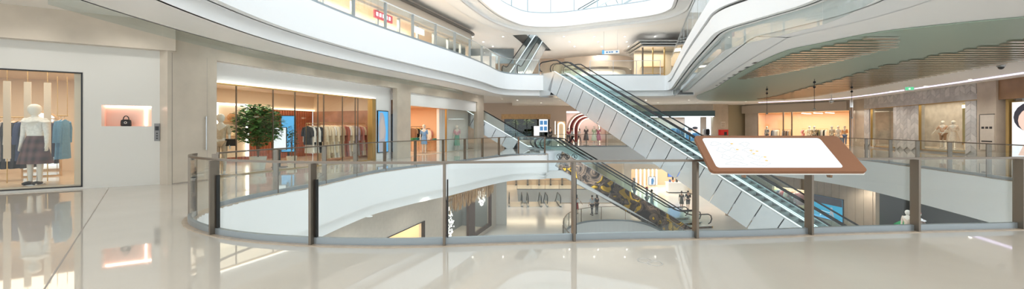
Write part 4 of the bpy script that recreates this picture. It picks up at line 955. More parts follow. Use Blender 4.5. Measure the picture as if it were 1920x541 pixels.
# ------------------------------------------------------------------ figures (people and mannequins)
def skin_obj(name, J, E, root, m, parent, lvl=1):
    keys = list(J); ix = {k: i for i, k in enumerate(keys)}
    me = bpy.data.meshes.new(name); me.from_pydata([J[k][0] for k in keys], [(ix[a], ix[b]) for a, b in E], []); me.materials.append(m)
    o = put(name, me, parent); sk = o.modifiers.new('skin', 'SKIN'); sk.use_smooth_shade = True
    for k, v in zip(keys, me.skin_vertices[0].data):
        r = J[k][1]; v.radius = r if isinstance(r, tuple) else (r, r); v.use_root = (k == root)
    sb = o.modifiers.new('smooth', 'SUBSURF'); sb.levels = lvl; sb.render_levels = lvl
    return o
def figure(kind, label, loc, rz=0, h=1.7, body=None, top=None, sleeves=.5, bottom='trousers', bm=None, hem=.45, hair=None, hm=None, stride=.0, arms=('down', 'down'), shoes=None, collar=None, bag=None, fingers=True, group=None, lvl=1, egg=False, stand=False, flare=.26, backpack=None, cap=None):
    t = thing(kind, label, kind, loc, rz, group); k = h/1.75
    body = body or (M_mann if kind == 'mannequin' else M_skin)
    a_ = stride; lo_ = min(.90-.43*math.cos(a_)-.40*math.cos(a_), .90-.43*math.cos(-a_)-.40*math.cos(-a_-.5*abs(a_)))-.07
    V = lambda x, y, z: (x*k, y*k, (z-lo_)*k)
    J = {}; E = []
    def j(n, p, r, par=None):
        J[n] = (V(*p), tuple(q*k for q in r) if isinstance(r, tuple) else r*k)
        if par: E.append((par, n))
    j('pelvis', (0, 0, .96), (.135, .10)); j('spine', (0, 0, 1.13), (.115, .085), 'pelvis'); j('chest', (0, 0, 1.32), (.145, .095), 'spine')
    j('neck', (0, 0, 1.46), (.055, .055), 'chest'); j('chin', (0, -.015, 1.54), (.05, .055), 'neck')
    if egg: head_at = True
    else:
        j('face', (0, -.01, 1.62), (.072, .085), 'chin'); j('crown', (0, 0, 1.70), (.055, .065), 'face')
        if kind == 'person': j('nose', (0, -.115, 1.615), .014, 'face')
    legs = {}
    for s, sg in ((-1, 1), (1, -1)):
        S_ = 'l' if s < 0 else 'r'; a = stride*sg
        hip = (s*.085, 0, .90); kn = (s*.09, -.44*math.sin(a), .90-.43*math.cos(a)); b = a-(.5*abs(stride) if sg < 0 else .0)
        an = (s*.085, kn[1]-.42*math.sin(b), kn[2]-.40*math.cos(b))
        dz = -min(0, 0)
        j('hip'+S_, hip, .082, 'pelvis'); j('knee'+S_, kn, .055, 'hip'+S_); j('ankle'+S_, an, .036, 'knee'+S_); j('toe'+S_, (an[0]+s*.02, an[1]-.15, an[2]-.045), (.036, .025), 'ankle'+S_)
        legs[S_] = an
        j('sh'+S_, (s*.175, 0, 1.40), .058, 'chest')
        mode = arms[0 if s < 0 else 1]
        up, fo = {'down': ((s*.12, .0, -1), (s*.08, -.12, -1)), 'hip': ((s*.55, .1, -.85), (-s*.75, -.35, -.55)), 'walk': ((s*.12, .35*sg, -.95), (s*.05, -.1+.15*sg, -1)),
                  'reach': ((s*.35, -.55, -.75), (s*.05, -.95, -.1)), 'out': ((s*.55, .0, -.83), (s*.5, -.2, -.8)), 'bend': ((s*.15, .1, -1), (-s*.25, -.9, .1))}[mode]
        def go(p, d, l):
            n = math.sqrt(sum(q*q for q in d)); return tuple(p[i]+d[i]/n*l for i in range(3))
        el = go((s*.175, 0, 1.40), up, .28); wr = go(el, fo, .25); ha = go(wr, fo, .07)
        j('el'+S_, el, .04, 'sh'+S_); j('wr'+S_, wr, .027, 'el'+S_); j('hand'+S_, ha, (.034, .02), 'wr'+S_)
        if fingers:
            for q in range(4):
                f1 = go((ha[0], ha[1]+(q-1.5)*.02, ha[2]), fo, .045); f2 = go(f1, (fo[0]-s*.3, fo[1]-.1, fo[2]), .03+.008*(1.5-abs(q-1.5)))
                j('f%d%s' % (q, S_), f1, .010, 'hand'+S_); j('g%d%s' % (q, S_), f2, .008, 'f%d%s' % (q, S_))
            th = go(ha, (fo[0]*.5-s*.1, fo[1]-.9, fo[2]*.6), .045); j('th'+S_, th, .011, 'wr'+S_)
    skin_obj('body', J, E, 'pelvis', body, t, lvl)
    if egg: MB().rings([[V(r_1*math.cos(2*PI*q/18), -.012+r_1*1.12*math.sin(2*PI*q/18), z_1) for q in range(18)] for z_1, r_1 in ((1.495, .018), (1.505, .04), (1.53, .066), (1.57, .087), (1.61, .099), (1.65, .102), (1.69, .094), (1.72, .076), (1.742, .05), (1.752, .02))]).build('head', body, t, smooth=True)
    def subset(name, keys, grow, m, root, add=()):
        JJ = {q: (J[q][0], tuple(v*grow for v in J[q][1]) if isinstance(J[q][1], tuple) else J[q][1]*grow) for q in keys}
        for q, p, r in add: JJ[q] = (p, r)
        EE = [(a, b) for a, b in E if a in JJ and b in JJ]+[(par, q) for (q, p, r), par in zip(add, [a_[3] if len(a_) > 3 else root for a_ in add])] if False else [(a, b) for a, b in E if a in JJ and b in JJ]
        return skin_obj(name, JJ, EE, root, m, t, lvl)
    if top:
        ks = ['pelvis', 'spine', 'chest', 'shl', 'shr', 'ell', 'elr']+(['wrl', 'wrr'] if sleeves > .7 else [])
        sh = subset('shirt', ks, 1.17, top, 'chest')
    if bottom == 'trousers':
        subset('trousers', ['pelvis', 'hipl', 'hipr', 'kneel', 'kneer', 'anklel', 'ankler'], 1.16, bm, 'pelvis')
    elif bottom == 'shorts':
        subset('shorts', ['pelvis', 'hipl', 'hipr', 'kneel', 'kneer'], 1.22, bm, 'pelvis')
    elif bottom == 'skirt':
        n = 20; rg = []
        for i in range(7):
            f = i/6; z = 1.06-(1.06-hem)*f; r = .13+(flare-.13)*f**.8
            rg.append([V(r*(1+.05*f*math.sin(5*2*PI*q/n))*math.cos(2*PI*q/n), r*.8*(1+.05*f*math.sin(5*2*PI*q/n))*math.sin(2*PI*q/n), z) for q in range(n)])
        MB().rings(rg).build('skirt', bm, t, smooth=True)
    if shoes:
        for S_ in 'lr':
            a = legs[S_]; MB().ball(V(a[0], a[1]-.06, a[2]-.03), .05*k, .125*k, .045*k, 10, 6).build('shoe', shoes, t, smooth=True)
    if hair:
        mb = MB().ball(V(0, .02, 1.665), .088*k, .1*k, .085*k, 12, 7)
        if hair == 'long': mb.ball(V(0, .06, 1.56), .085*k, .06*k, .16*k, 12, 7)
        if hair == 'bun': mb.ball(V(0, .05, 1.76), .045*k, .045*k, .045*k, 8, 6)
        mb.build('hair', hm or M_hair, t, smooth=True)
    if cap: MB().lathe([(.095, 0), (.1, .03), (.085, .09), (.04, .115), (.01, .12)], 14, V(0, .0, 1.665), k, k*1.05).box(-.06*k, .06*k, -.19*k, -.08*k, 1.665*k, 1.68*k).build('cap', cap, t, smooth=True)
    if collar:
        MB().rings([[V(r*1.15*math.cos(2*PI*q/20), r*.75*math.sin(2*PI*q/20), z+.012*math.cos(6*2*PI*q/20)*(r/.2)) for q in range(20)] for r, z in ((.055, 1.475), (.075, 1.47), (.15, 1.43), (.235, 1.37), (.24, 1.36), (.15, 1.41), (.06, 1.455))]).build('collar', collar, t, smooth=True)
    if bag:
        MB().box(-.13*k, .13*k, -.05*k, .05*k, 0, .2*k).build('shoulder_bag', bag, t, (.26*k, -.02, (.82-lo_)*k)); MB().tube([V(.2, -.02, 1.02), V(.2, 0, 1.3), V(.05, .0, 1.47)], .008*k, 5).build('bag_strap', bag, t)
    if backpack: MB().rings([[V(.13*s_*math.cos(2*PI*q/12), .15+.07*s_*math.sin(2*PI*q/12), z) for q in range(12)] for z, s_ in ((1.02, .8), (1.06, 1), (1.32, 1), (1.42, .7))]).build('backpack', backpack, t, smooth=True)
    if stand:
        MB().lathe([(.19, 0), (.19, .012), (.02, .02), (.012, .03)], 20).build('base_plate', M_steel, t); MB().tube([V(.0, .04, .01), V(0, .04, .5)], .01, 6).build('support_rod', M_steel, t)
    return t
def at_floor(px, py, z=0): x, y = G(px, py, z); return (x, y, z)

# boutique mannequin (large, left)
M_plaid = bpy.data.materials.new('dark_plaid'); M_plaid.use_nodes = True; n_ = M_plaid.node_tree; b_ = n_.nodes['Principled BSDF']; b_.inputs['Roughness'].default_value = .8
tc = n_.nodes.new('ShaderNodeTexCoord'); wx = n_.nodes.new('ShaderNodeTexWave'); wx.bands_direction = 'X'; wx.inputs['Scale'].default_value = 2.2
wz = n_.nodes.new('ShaderNodeTexWave'); wz.bands_direction = 'Z'; wz.inputs['Scale'].default_value = 1.35
mx = n_.nodes.new('ShaderNodeMix'); mx.data_type = 'RGBA'; r1 = n_.nodes.new('ShaderNodeValToRGB'); r2 = n_.nodes.new('ShaderNodeValToRGB')
r1.color_ramp.elements[0].color = (.05, .02, .025, 1); r1.color_ramp.elements[1].color = (.20, .09, .10, 1)
r2.color_ramp.elements[0].color = (.015, .02, .018, 1); r2.color_ramp.elements[1].color = (.15, .08, .06, 1)
mx.inputs[0].default_value = .5
for a_, b2 in ((wx, r1), (wz, r2)): n_.links.new(tc.outputs['Object'], a_.inputs['Vector']); n_.links.new(a_.outputs['Fac'], b2.inputs[0])
n_.links.new(r1.outputs[0], mx.inputs[6]); n_.links.new(r2.outputs[0], mx.inputs[7]); n_.links.new(mx.outputs[2], b_.inputs['Base Color'])
um = F1.u(66, .75)
figure('mannequin', 'white egg headed mannequin in wide collared white blouse and dark plaid skirt', F1.w(um, .75, .1), F1.rz-.35, 2.16, egg=True, top=colour(.86, .84, .82), sleeves=1, bottom='skirt', bm=M_plaid, hem=.46, flare=.285, collar=colour(.9, .89, .87), shoes=M_black, stand=True, lvl=2)
# shop 2 mannequin
uq = F2.u(414, 1.1)
figure('mannequin', 'white mannequin in beige top and trousers at the left end of the glazed clothes shop', F2.w(uq, 1.1, .02), F2.rz-.9, 2.1, egg=True, top=colour(.62, .50, .36), sleeves=.4, bottom='trousers', bm=colour(.58, .46, .34), arms=('hip', 'down'), bag=M_black, stand=True, lvl=2)
# shop 3 mannequins
for px, n, lab, top, bt, bm, hem in ((795, 1.2, 'mannequin in a light blue sleeveless dress at the colourful shop entrance', colour(.22, .42, .72), 'skirt', colour(.22, .42, .72), .55),
        (829, 1.4, 'mannequin in a white blouse and lilac skirt beside the brass shop edge', colour(.85, .83, .85), 'skirt', colour(.55, .50, .68), .6),
        (857, .6, 'mannequin in pink and green floral clothes behind the right shop glass', colour(.80, .48, .56), 'skirt', colour(.22, .50, .40), .35)):
    figure('mannequin', lab, F2.w(F2.u(px, n), n, .02), F2.rz-1.1, 1.85, egg=True, top=top, sleeves=.3, bottom=bt, bm=bm, hem=hem, flare=.2, stand=True)
# marble shop pair
for px, lab, tc_, bc in ((1768, 'left of the two pale mannequins in the marble shop window, in tan shorts set', colour(.62, .40, .28), colour(.40, .25, .16)), (1788, 'right of the two pale mannequins in the marble shop window, in a frilled skirt', colour(.80, .66, .55), colour(.78, .68, .58))):
    figure('mannequin', lab, FR.w(ur(px, 1.2), 1.2, .252), FR.rz+.6, 1.9, egg=True, top=tc_, sleeves=.3, bottom='shorts' if px < 1780 else 'skirt', bm=bc, hem=.5, arms=('out', 'bend'), stand=True)
# bright shop mannequins
for px, n, lab, tc_, bc in ((1438, .9, 'mannequin in a grey vest at the left end of the bright far shop', colour(.35, .38, .42), colour(.15, .15, .17)), (1518, 1.5, 'mannequin in a cream coat left of the middle rack in the bright far shop', colour(.8, .68, .52), colour(.7, .6, .48)),
        (1527, 1.2, 'mannequin in an olive jacket beside the middle rack of the bright far shop', colour(.40, .32, .20), colour(.2, .17, .12)), (1560, 1.0, 'mannequin in patterned beige dress under the dark speaker box in the far shop', colour(.62, .52, .40), colour(.5, .42, .32)),
        (1572, 1.1, 'mannequin in pale lace dress near the right end of the bright far shop', colour(.85, .80, .74), colour(.82, .76, .70)), (1584, .9, 'mannequin in orange jacket and blue jeans at the right end of the bright shop', colour(.72, .36, .16), colour(.14, .22, .42))):
    figure('mannequin', lab, FE.w(ue(px, n), n, .02), FE.rz-.2, 1.85, egg=True, top=tc_, sleeves=.9, bottom='trousers', bm=bc, stand=True, arms=('down', 'bend'))
# arch shop mannequins in floral dresses
for px, d, lab, c1, c2 in ((1114, 44.6, 'figure in a leafy green and white dress before the pink arches', colour(.45, .55, .38), colour(.55, .62, .48)), (1099, 45.4, 'slim dark dressed display figure between the pink arches', colour(.14, .12, .13), colour(.12, .1, .11)), (1122, 45.2, 'display figure in deep pink behind the leafy dress', colour(.60, .20, .30), colour(.55, .18, .28))):
    figure('mannequin', lab, (XP(px, d), d, .0), 0, 1.9, egg=True, top=c1, bottom='skirt', bm=c2, hem=.25, flare=.3, stand=True)
# people on this floor
figure('person', 'person in white shirt and dark trousers striding along the far railing', at_floor(1073, 272), 1.25, 1.74, top=colour(.72, .74, .76), sleeves=.9, bottom='trousers', bm=colour(.03, .035, .045), hair='short', stride=.42, arms=('walk', 'walk'), shoes=M_black)
figure('person', 'person in dark red top standing behind the striding person', (XP(1066, 42), 42, 0), .3, 1.7, top=colour(.28, .05, .06), bottom='trousers', bm=colour(.05, .05, .06), hair='long', shoes=M_black)
figure('person', 'person in grey top walking in front of the arched shop', (XP(1086, 42.5), 42.5, 0), -.8, 1.66, top=colour(.45, .45, .46), bottom='trousers', bm=colour(.08, .08, .1), hair='long', stride=.25, arms=('walk', 'walk'), shoes=M_black)
figure('person', 'person in black standing beside the dark plant filled window', (XP(1032, 43), 43, 0), -.5, 1.72, top=colour(.03, .03, .035), sleeves=.9, bottom='trousers', bm=colour(.03, .03, .03), hair='short', shoes=M_black, arms=('bend', 'down'))
# people on the ground floor
figure('person', 'woman in white top and long red skirt walking away on the ground floor', at_floor(1081, 401, -5.5), PI-.2, 1.66, top=colour(.82, .80, .78), bottom='skirt', bm=colour(.45, .06, .05), hem=.42, flare=.2, hair='long', arms=('out', 'out'), stride=.2, shoes=M_black)
figure('person', 'person in white shirt and black trousers behind the curved lower railing', at_floor(1110, 403, -5.5), PI+.5, 1.68, top=colour(.70, .74, .78), bottom='trousers', bm=colour(.03, .03, .035), hair='short', stride=.2, arms=('walk', 'walk'), shoes=M_black)
figure('person', 'person all in black beside the white shirted walker on the lower floor', at_floor(1119, 401, -5.5), PI+.5, 1.65, top=colour(.03, .03, .04), bottom='trousers', bm=colour(.04, .04, .05), hair='long', shoes=M_black)
figure('person', 'woman in dark patterned dress, left of the strolling couple in the lower hall', at_floor(1278, 392, -5.5), PI-.3, 1.62, top=colour(.10, .10, .09), bottom='skirt', bm=colour(.12, .12, .10), hem=.55, flare=.2, hair='bun', stride=.15, shoes=M_black)
figure('person', 'person in black shirt and shorts, right of the strolling couple in the lower hall', at_floor(1290, 393, -5.5), PI-.3, 1.72, top=colour(.02, .02, .025), bottom='shorts', bm=colour(.03, .03, .035), hair='short', stride=.2, arms=('bend', 'walk'), shoes=M_black)
def on_e2(u, v): return (3.3+math.cos(A2)*u-math.sin(A2)*v, 26.2+math.sin(A2)*u+math.cos(A2)*v, -(int(u*T30/.2)+1)*.2+.02)
figure('person', 'man in white shirt with dark backpack riding the mirror clad escalator', on_e2(6.4, 2.2), A2+1.3, 1.72, top=colour(.82, .84, .86), bottom='trousers', bm=colour(.12, .18, .28), hair='short', hm=colour(.5, .5, .48), arms=('down', 'reach'), backpack=M_black, shoes=M_black)
figure('person', 'rider in dark blue top just below the man with the backpack', on_e2(7.3, 2.0), A2+1.3, 1.6, top=colour(.05, .07, .16), bottom='trousers', bm=colour(.08, .1, .15), hair='short', cap=M_red, shoes=M_black)
figure('person', 'rider in pale blue dress holding the escalator rail below the backpack man', on_e2(7.9, 2.3), A2+1.3, 1.6, top=colour(.45, .62, .66), bottom='skirt', bm=colour(.50, .64, .68), hem=.35, flare=.2, hair='long', arms=('down', 'reach'), shoes=M_black)
for x, y, lab, c in ((18.5, 21.6, 'dark haired person in grey near the blue wall screen, only head showing', (.2, .2, .2)), (19.3, 21.2, 'dark haired person in black left of the dark shop, only head showing', (.04, .04, .05))):
    figure('person', lab, (x, y, -5.5), 2.4, 1.78, top=colour(*c), bottom='trousers', bm=colour(.05, .05, .06), hair='short', shoes=M_black)
for px, lab, c, cp in ((1702, 'mannequin in pale printed shirt inside the dark lower right shop', (.72, .60, .50), None), (1722, 'mannequin with a red cap and white collar inside the dark lower right shop', (.25, .18, .15), M_red)):
    u = FK2.u(px, .9); figure('mannequin', lab, FK2.w(u, .9, -4.7), FK2.rz+.4, 1.95, egg=True, top=colour(*c), sleeves=.9, bottom='trousers', bm=colour(.1, .1, .1), cap=cp, stand=True, collar=None if not cp else colour(.85, .85, .85))
for px, lab in ((1702, 'low dark plinth under the mannequin in pale printed shirt'), (1722, 'low dark plinth under the red capped mannequin')):
    t = thing('display_plinth', lab, 'plinth', FK2.w(FK2.u(px, .9), .9, -5.5), FK2.rz)
    MB().box(-.28, .28, -.28, .28, .06, .8).build('plinth_body', M_dark, t); MB().box(-.25, .25, -.25, .25, 0, .06).build('foot', M_black, t)
u = FK2.u(1676, 1.2); t = thing('green_panel', 'slanted bright green panel inside the dark lower right shop', 'panel', FK2.w(u, 1.2, -5.5), FK2.rz)
MB().prism([(0, .2), (1.0, .2), (1.0, 2.5), (0, 1.8)], 0, .06, 'y').build('board', mat('vivid_green', (.02, .42, .14), .4), t); MB().box(.1, .9, -.1, .2, 0, .2).build('foot', M_dark, t)
u = FK2.u(1652, 1.6); t = thing('blue_screen', 'bright blue wedge shaped screen glowing in the dark lower right shop', 'screen', FK2.w(u, 1.6, -3.1), FK2.rz)
MB().prism([(0, 0), (.75, .0), (.75, .2), (0, .6)], 0, .05, 'y').build('screen', flat_emit('sky_blue_screen', (.25, .45, .95), 0.6), t); MB().tube([(.4, .03, .3), (.4, .03, 1.8)], .02, 6).build('hanger_rod', M_dark, t)

# ------------------------------------------------------------------ garments, rails and furniture
def garment_mesh(kind):
    l, w, fl = {'shirt': (.72, .21, .0), 'dress': (1.25, .19, .09), 'coat': (1.05, .23, .05), 'jacket': (.8, .24, 0)}[kind]
    n = 12; mb = MB(); rg = []
    for z, a, b in ((-.10, .05, .025), (-.115, .09, .035), (-.15, w, .04), (-.22, w*1.0, .055), (-.4, w*.95, .065), (-.55, w*.93+fl*.3, .06), (-l*.8-.1, w+fl*.7, .065), (-l-.1, w*1.02+fl, .07)):
        rg.append([(a*math.cos(2*PI*q/n), b*math.sin(2*PI*q/n)*(1+.25*math.sin(3*q)), z) for q in range(n)])
    mb.rings(rg)
    for s in (-1, 1): mb.tube([(s*(w-.02), 0, -.17), (s*(w+.05), 0, -.32), (s*(w+.07), .01, -.5 if kind in ('shirt', 'dress') else -.72)], [.055, .055, .05], 8)
    return mb.mesh('garment', M_pot, True)
GM = {k: garment_mesh(k) for k in ('shirt', 'dress', 'coat', 'jacket')}
HG = MB().tube([(-.19, 0, -.155), (0, 0, -.09), (.19, 0, -.155)], .012, 6).tube([(0, 0, -.09), (0, 0, -.02), (.02, 0, .0), (.035, 0, -.02)], .005, 5).mesh('hanger', M_wood)
def hang(F, u, n, z, kind, col, label, group, turn=PI/2, sc=1.0):
    g = put('hanging_garment', None, None, F.w(u, n, z), F.rz+turn+RND.uniform(-.12, .12)); g.scale = (sc, sc, sc)
    tag(g, label, 'garment', group)
    recol(put('fabric', GM[kind], g), col); put('hanger', HG, g)
def rail(F, u0, u1, n, z, label, z0=0.0, m=M_gold, legs=True):
    t = thing('clothes_rail', label, 'clothes rail', F.w(u0, n, z0), F.rz); L = u1-u0; h = z-z0
    MB().tube([(0, 0, h), (L, 0, h)], .016, 8).build('rail', m, t)
    if legs:
        for x in (0, L):
            MB().tube([(x, 0, 0.0), (x, 0, h)], .014, 6).build('leg', m, t); MB().tube([(x, -.25, .02), (x, .25, .02)], .014, 6).build('foot', m, t)
    else:
        for x in (0.02, L-.02): MB().tube([(x, 0, h), (x, 0, h+1.2)], .008, 6).build('suspension_rod', m, t)
    return t
C = dict(black=colour(.02, .02, .022), white=colour(.85, .83, .80), cream=colour(.78, .68, .52), beige=colour(.62, .48, .33), rust=colour(.40, .12, .09), rose=colour(.58, .26, .24), grey=colour(.42, .40, .42), brown=colour(.22, .12, .07),
         orange=colour(.80, .30, .08), yellow=colour(.80, .60, .12), teal=colour(.03, .28, .26), green=colour(.10, .35, .14), navy=colour(.03, .05, .14), denim=colour(.10, .28, .50), denimp=colour(.28, .46, .66), pink=colour(.75, .40, .45), olive=colour(.25, .22, .10), red=colour(.55, .05, .05), tan=colour(.45, .32, .20), lilac=colour(.50, .46, .62))
def row(F, px0, px1, n, z, seq, place, group, kinds=('shirt', 'dress'), turn=PI/2, sc=1.0):
    u0, u1 = F.u(px0, n), F.u(px1, n)
    ks = [(c, kinds[i % len(kinds)]) for i, c in enumerate(seq)]
    for i, (c, kd) in enumerate(ks):
        u = u0+(u1-u0)*(i+.5)/len(seq)
        nm = {'shirt': 'top', 'dress': 'dress', 'coat': 'coat', 'jacket': 'jacket'}[kd]; cn = {'denim': 'blue', 'denimp': 'pale-blue'}.get(c, c)
        lab = '%s %s from left %s' % (ORD[ks[:i].count((c, kd))]+' '+cn, nm, place) if ks.count((c, kd)) > 1 else '%s %s hanging %s' % (cn, nm, place)
        hang(F, u, n, z, kd, C[c], lab, group, turn, sc)
rail(F2, F2.u(574, 2.0), F2.u(598, 2.0), 2.0, 1.85, 'short rail of black and white clothes in the terracotta walled shop')
row(F2, 575, 597, 2.0, 1.85, ['black', 'white', 'black', 'white', 'black', 'black'], 'on the short dark rail in the terracotta walled shop', 'short dark rail clothes', ('shirt', 'coat'), PI/2, 1.2)
rail(F2, F2.u(600, 2.4), F2.u(695, 2.4), 2.4, 1.9, 'long brass clothes rail across the terracotta walled shop')
row(F2, 601, 694, 2.4, 1.9, ['cream', 'beige', 'cream', 'cream', 'beige', 'white', 'cream', 'white', 'beige', 'tan', 'beige', 'rust', 'rust', 'rose', 'white', 'cream', 'white', 'grey', 'lilac', 'grey', 'rust', 'rose', 'white', 'cream', 'rust', 'rose', 'rust', 'beige', 'cream', 'beige'], 'on the long brass rail in the terracotta walled shop', 'long rail clothes', ('coat', 'dress', 'dress'), PI/2, 1.3)
# shop 1 clothes
rail(F1, F1.u(-40, 3.2), F1.u(60, 3.2), 3.2, 1.95, 'brass rail of dark clothes behind the boutique mannequin')
row(F1, -35, 58, 3.2, 1.95, ['black', 'navy', 'white', 'black', 'grey', 'black', 'white', 'black', 'navy', 'black'], 'on the rail behind the boutique mannequin', 'boutique rail clothes', ('coat', 'dress'), 1.45, 1.15)
rail(F1, F1.u(106, 2.6), F1.u(128, 2.6), 2.6, 2.0, 'short brass rail holding the long blue coats at the boutique right', legs=False)
row(F1, 111, 124, 2.6, 2.0, ['denim', 'denim'], 'on the short rail at the boutique right', 'boutique blue coats', ('coat',), 1.55, 1.15)
t = thing('slat_screen', 'screen of tall white hanging slats behind the boutique window', 'screen', F1.w(F1.u(-40, 2), 2.0, .0), F1.rz)
L = F1.u(112, 2)-F1.u(-40, 2)
MB().box(0, L, 0, .05, 3.28, 3.34).build('top_track', M_gold, t)
sm = MB().box(-.07, .07, 0, .03, .75, 2.95).mesh('slat', mat('ivory_slat', (.62, .55, .46), .6)); rm = MB().tube([(0, .015, 2.95), (0, .015, 3.3)], .008, 6).mesh('hanging_rod', M_gold); rl = MB().tube([(0, .015, .0), (0, .015, .75)], .012, 6).mesh('floor_rod', M_gold)
k = .12
while k < L: s_ = put('slat', sm, t, (k, 0, 0)); put('hanging_rod', rm, s_); put('floor_rod', rl, s_); k += .39
t = thing('boutique_arch_mirror', 'round topped wooden framed mirror behind the boutique mannequin', 'mirror', F1.w(F1.u(78, 4.2), 4.2, .02), F1.rz)
MB().prism([(-.45, 0), (.45, 0), (.45, 1.7)]+[(.45*math.cos(PI*i/10), 1.7+.45*math.sin(PI*i/10)) for i in range(1, 10)]+[(-.45, 1.7)], 0, .05, 'y').build('frame', M_wood, t)
MB().prism([(-.4, .05), (.4, .05), (.4, 1.7)]+[(.4*math.cos(PI*i/10), 1.7+.4*math.sin(PI*i/10)) for i in range(1, 10)]+[(-.4, 1.7)], -.01, 0, 'y').build('mirror_glass', mat('mirror', (.8, .75, .7), .05, metal=1), t)
# shop 3
rail(F2, F2.u(771, 3.2), F2.u(797, 3.2), 3.2, 1.75, 'black rail of dark and yellow clothes at the left of the colourful shop', m=M_dark)
row(F2, 772, 795, 3.2, 1.75, ['brown', 'tan', 'black', 'yellow', 'black', 'grey', 'black'], 'on the left rail of the colourful shop', 'colourful shop left rail', ('jacket', 'shirt'))
rail(F2, F2.u(800, 2.6), F2.u(828, 2.6), 2.6, 1.62, 'rail of bright coloured clothes in the middle of the colourful shop', m=M_dark)
row(F2, 800, 828, 2.6, 1.62, ['white', 'pink', 'orange', 'orange', 'yellow', 'white', 'teal', 'teal', 'navy', 'lilac'], 'on the middle rail of the colourful shop', 'colourful shop middle rail', ('jacket', 'shirt'))
for px, c, nm in ((806, 'tan', 'left tan shirt hung flat on the back wall of the colourful shop'), (823, 'brown', 'right brown jacket hung flat on the back wall of the colourful shop')):
    hang(F2, F2.u(px, 6.2), 6.4, 2.62, 'shirt', C[c], nm, 'wall hung shirts', 0, 1.5)
    MB().tube([(0, 0, -.03), (0, .08, -.03)], .01, 6).build('wall_peg', M_gold, [o_ for o_ in COL.objects if o_.name.startswith('hanging_garment')][-1])
def table(label, x, y, z, rz, w, d, h, top, leg):
    t = thing('display_table', label, 'table', (x, y, z), rz); MB().box(-w/2, w/2, -d/2, d/2, h-.05, h).build('table_top', top, t)
    lm = MB().tube([(0, 0, 0), (0, 0, h-.05)], .025, 6).mesh('leg', leg)
    for a in (-1, 1):
        for b in (-1, 1):
            o = put('leg', lm, t, (a*(w/2-.08)*1.05, b*(d/2-.08), 0)); o.rotation_euler = (b*.0, -a*.1, 0)
    return t
def stack(F, u, n, z, col, label, group, k=3):
    t = thing('folded_clothes', label, 'folded clothes', F.w(u, n, z), F.rz+RND.uniform(-.2, .2), group)
    fm = MB().prism(rrect(-.15, .15, -.12, .12, .04, 3), 0, .045).mesh('folded_layer', col)
    for i in range(k): put('folded_layer', fm, t, (RND.uniform(-.01, .01), 0, i*.05))
xx = F2.xy(F2.u(782, 1.8), 1.8); table('low wooden table with folded clothes inside the colourful shop', xx[0], xx[1], .015, F2.rz, 1.5, .8, .85, M_teal, M_wood)
for i, c in enumerate(('green', 'teal', 'white')): stack(F2, F2.u(782, 1.8)-.45+.45*i, 1.8, .866, C[c], c+' folded clothes on the low table of the colourful shop', 'folded clothes of the colourful shop')
xx = F2.xy(F2.u(812, 1.9), 1.9); table('slant legged wooden table under the bright coloured clothes', xx[0], xx[1], .015, F2.rz, 1.7, .7, .8, M_wood, M_wood)
stack(F2, F2.u(815, 1.9), 1.9, .816, C['teal'], 'teal folded clothes on the slant legged table', 'folded clothes of the slant legged table', 2)
# bright far shop
rail(FE, ue(1447, 1.6), ue(1462, 1.6), 1.6, 1.55, 'left dark rail in the bright far shop', m=M_dark); row(FE, 1448, 1461, 1.6, 1.55, ['black', 'grey', 'grey', 'white', 'white', 'cream'], 'on the left rail of the bright far shop', 'far shop left rail', ('jacket',), PI/2)
rail(FE, ue(1467, 1.9), ue(1483, 1.9), 1.9, 1.5, 'second dark rail in the bright far shop', m=M_dark); row(FE, 1468, 1482, 1.9, 1.5, ['grey', 'black', 'grey', 'brown', 'grey', 'tan'], 'on the second rail of the bright far shop', 'far shop second rail', ('jacket',), PI/2)
rail(FE, ue(1529, 2.2), ue(1552, 2.2), 2.2, 1.6, 'third rail behind the mannequins in the bright far shop', m=M_gold); row(FE, 1530, 1551, 2.2, 1.6, ['brown', 'black', 'olive', 'grey', 'white', 'black', 'white'], 'on the third rail of the bright far shop', 'far shop third rail', ('coat',), PI/2)
row(FE, 1506, 1515, 3.0, 1.6, ['pink', 'rust', 'cream'], 'on the short far rail of the bright shop', 'far shop short rail', ('dress',), .3); rail(FE, ue(1504, 3.0), ue(1516, 3.0), 3.0, 1.6, 'short rail of rosy dresses at the back of the bright far shop')
# denim shop
rail(FC, uc(1254, 1.5), uc(1284, 1.5), 1.5, 1.75, 'steel rail of blue denim clothes left of the tall bright poster', m=M_steel)
row(FC, 1255, 1283, 1.5, 1.75, ['white', 'denimp', 'denim', 'denim', 'denimp', 'denim', 'denim', 'denimp', 'denim'], 'on the steel rail left of the tall poster', 'denim rail clothes', ('coat', 'jacket'), .9)
rail(FC, uc(1318, 1.2), uc(1330, 1.2), 1.2, 1.7, 'short steel rail right of the tall bright poster', m=M_steel)
row(FC, 1319, 1329, 1.2, 1.7, ['white', 'grey', 'black'], 'on the short rail right of the tall poster', 'poster side rail clothes', ('jacket',), .9)
# sport shop on the ground floor
for r_, (z, place) in enumerate(((-2.75, 'upper'), (-3.95, 'lower'))):
    rail(FK, FK.u(1450, .8), FK.L-.1, .8, z, place+' rail in the colourful shop window of the tan lower wall', legs=False, m=M_dark) if r_ == 0 else rail(FK, FK.u(1450, .8), FK.L-.1, .8, z, place+' rail in the colourful shop window of the tan lower wall', z0=-5.5, m=M_dark)
    row(FK, 1452, 1502, .8, z, [['yellow', 'teal', 'grey', 'navy', 'pink', 'red', 'white', 'cream', 'rust', 'brown', 'white', 'pink'], ['grey', 'white', 'yellow', 'black', 'cream', 'grey', 'orange', 'black', 'tan', 'white', 'orange', 'white']][r_], 'on the %s rail of the lower wall shop window' % place, 'lower wall shop %s rail' % place, ('shirt', 'jacket'), .9, 1.1)

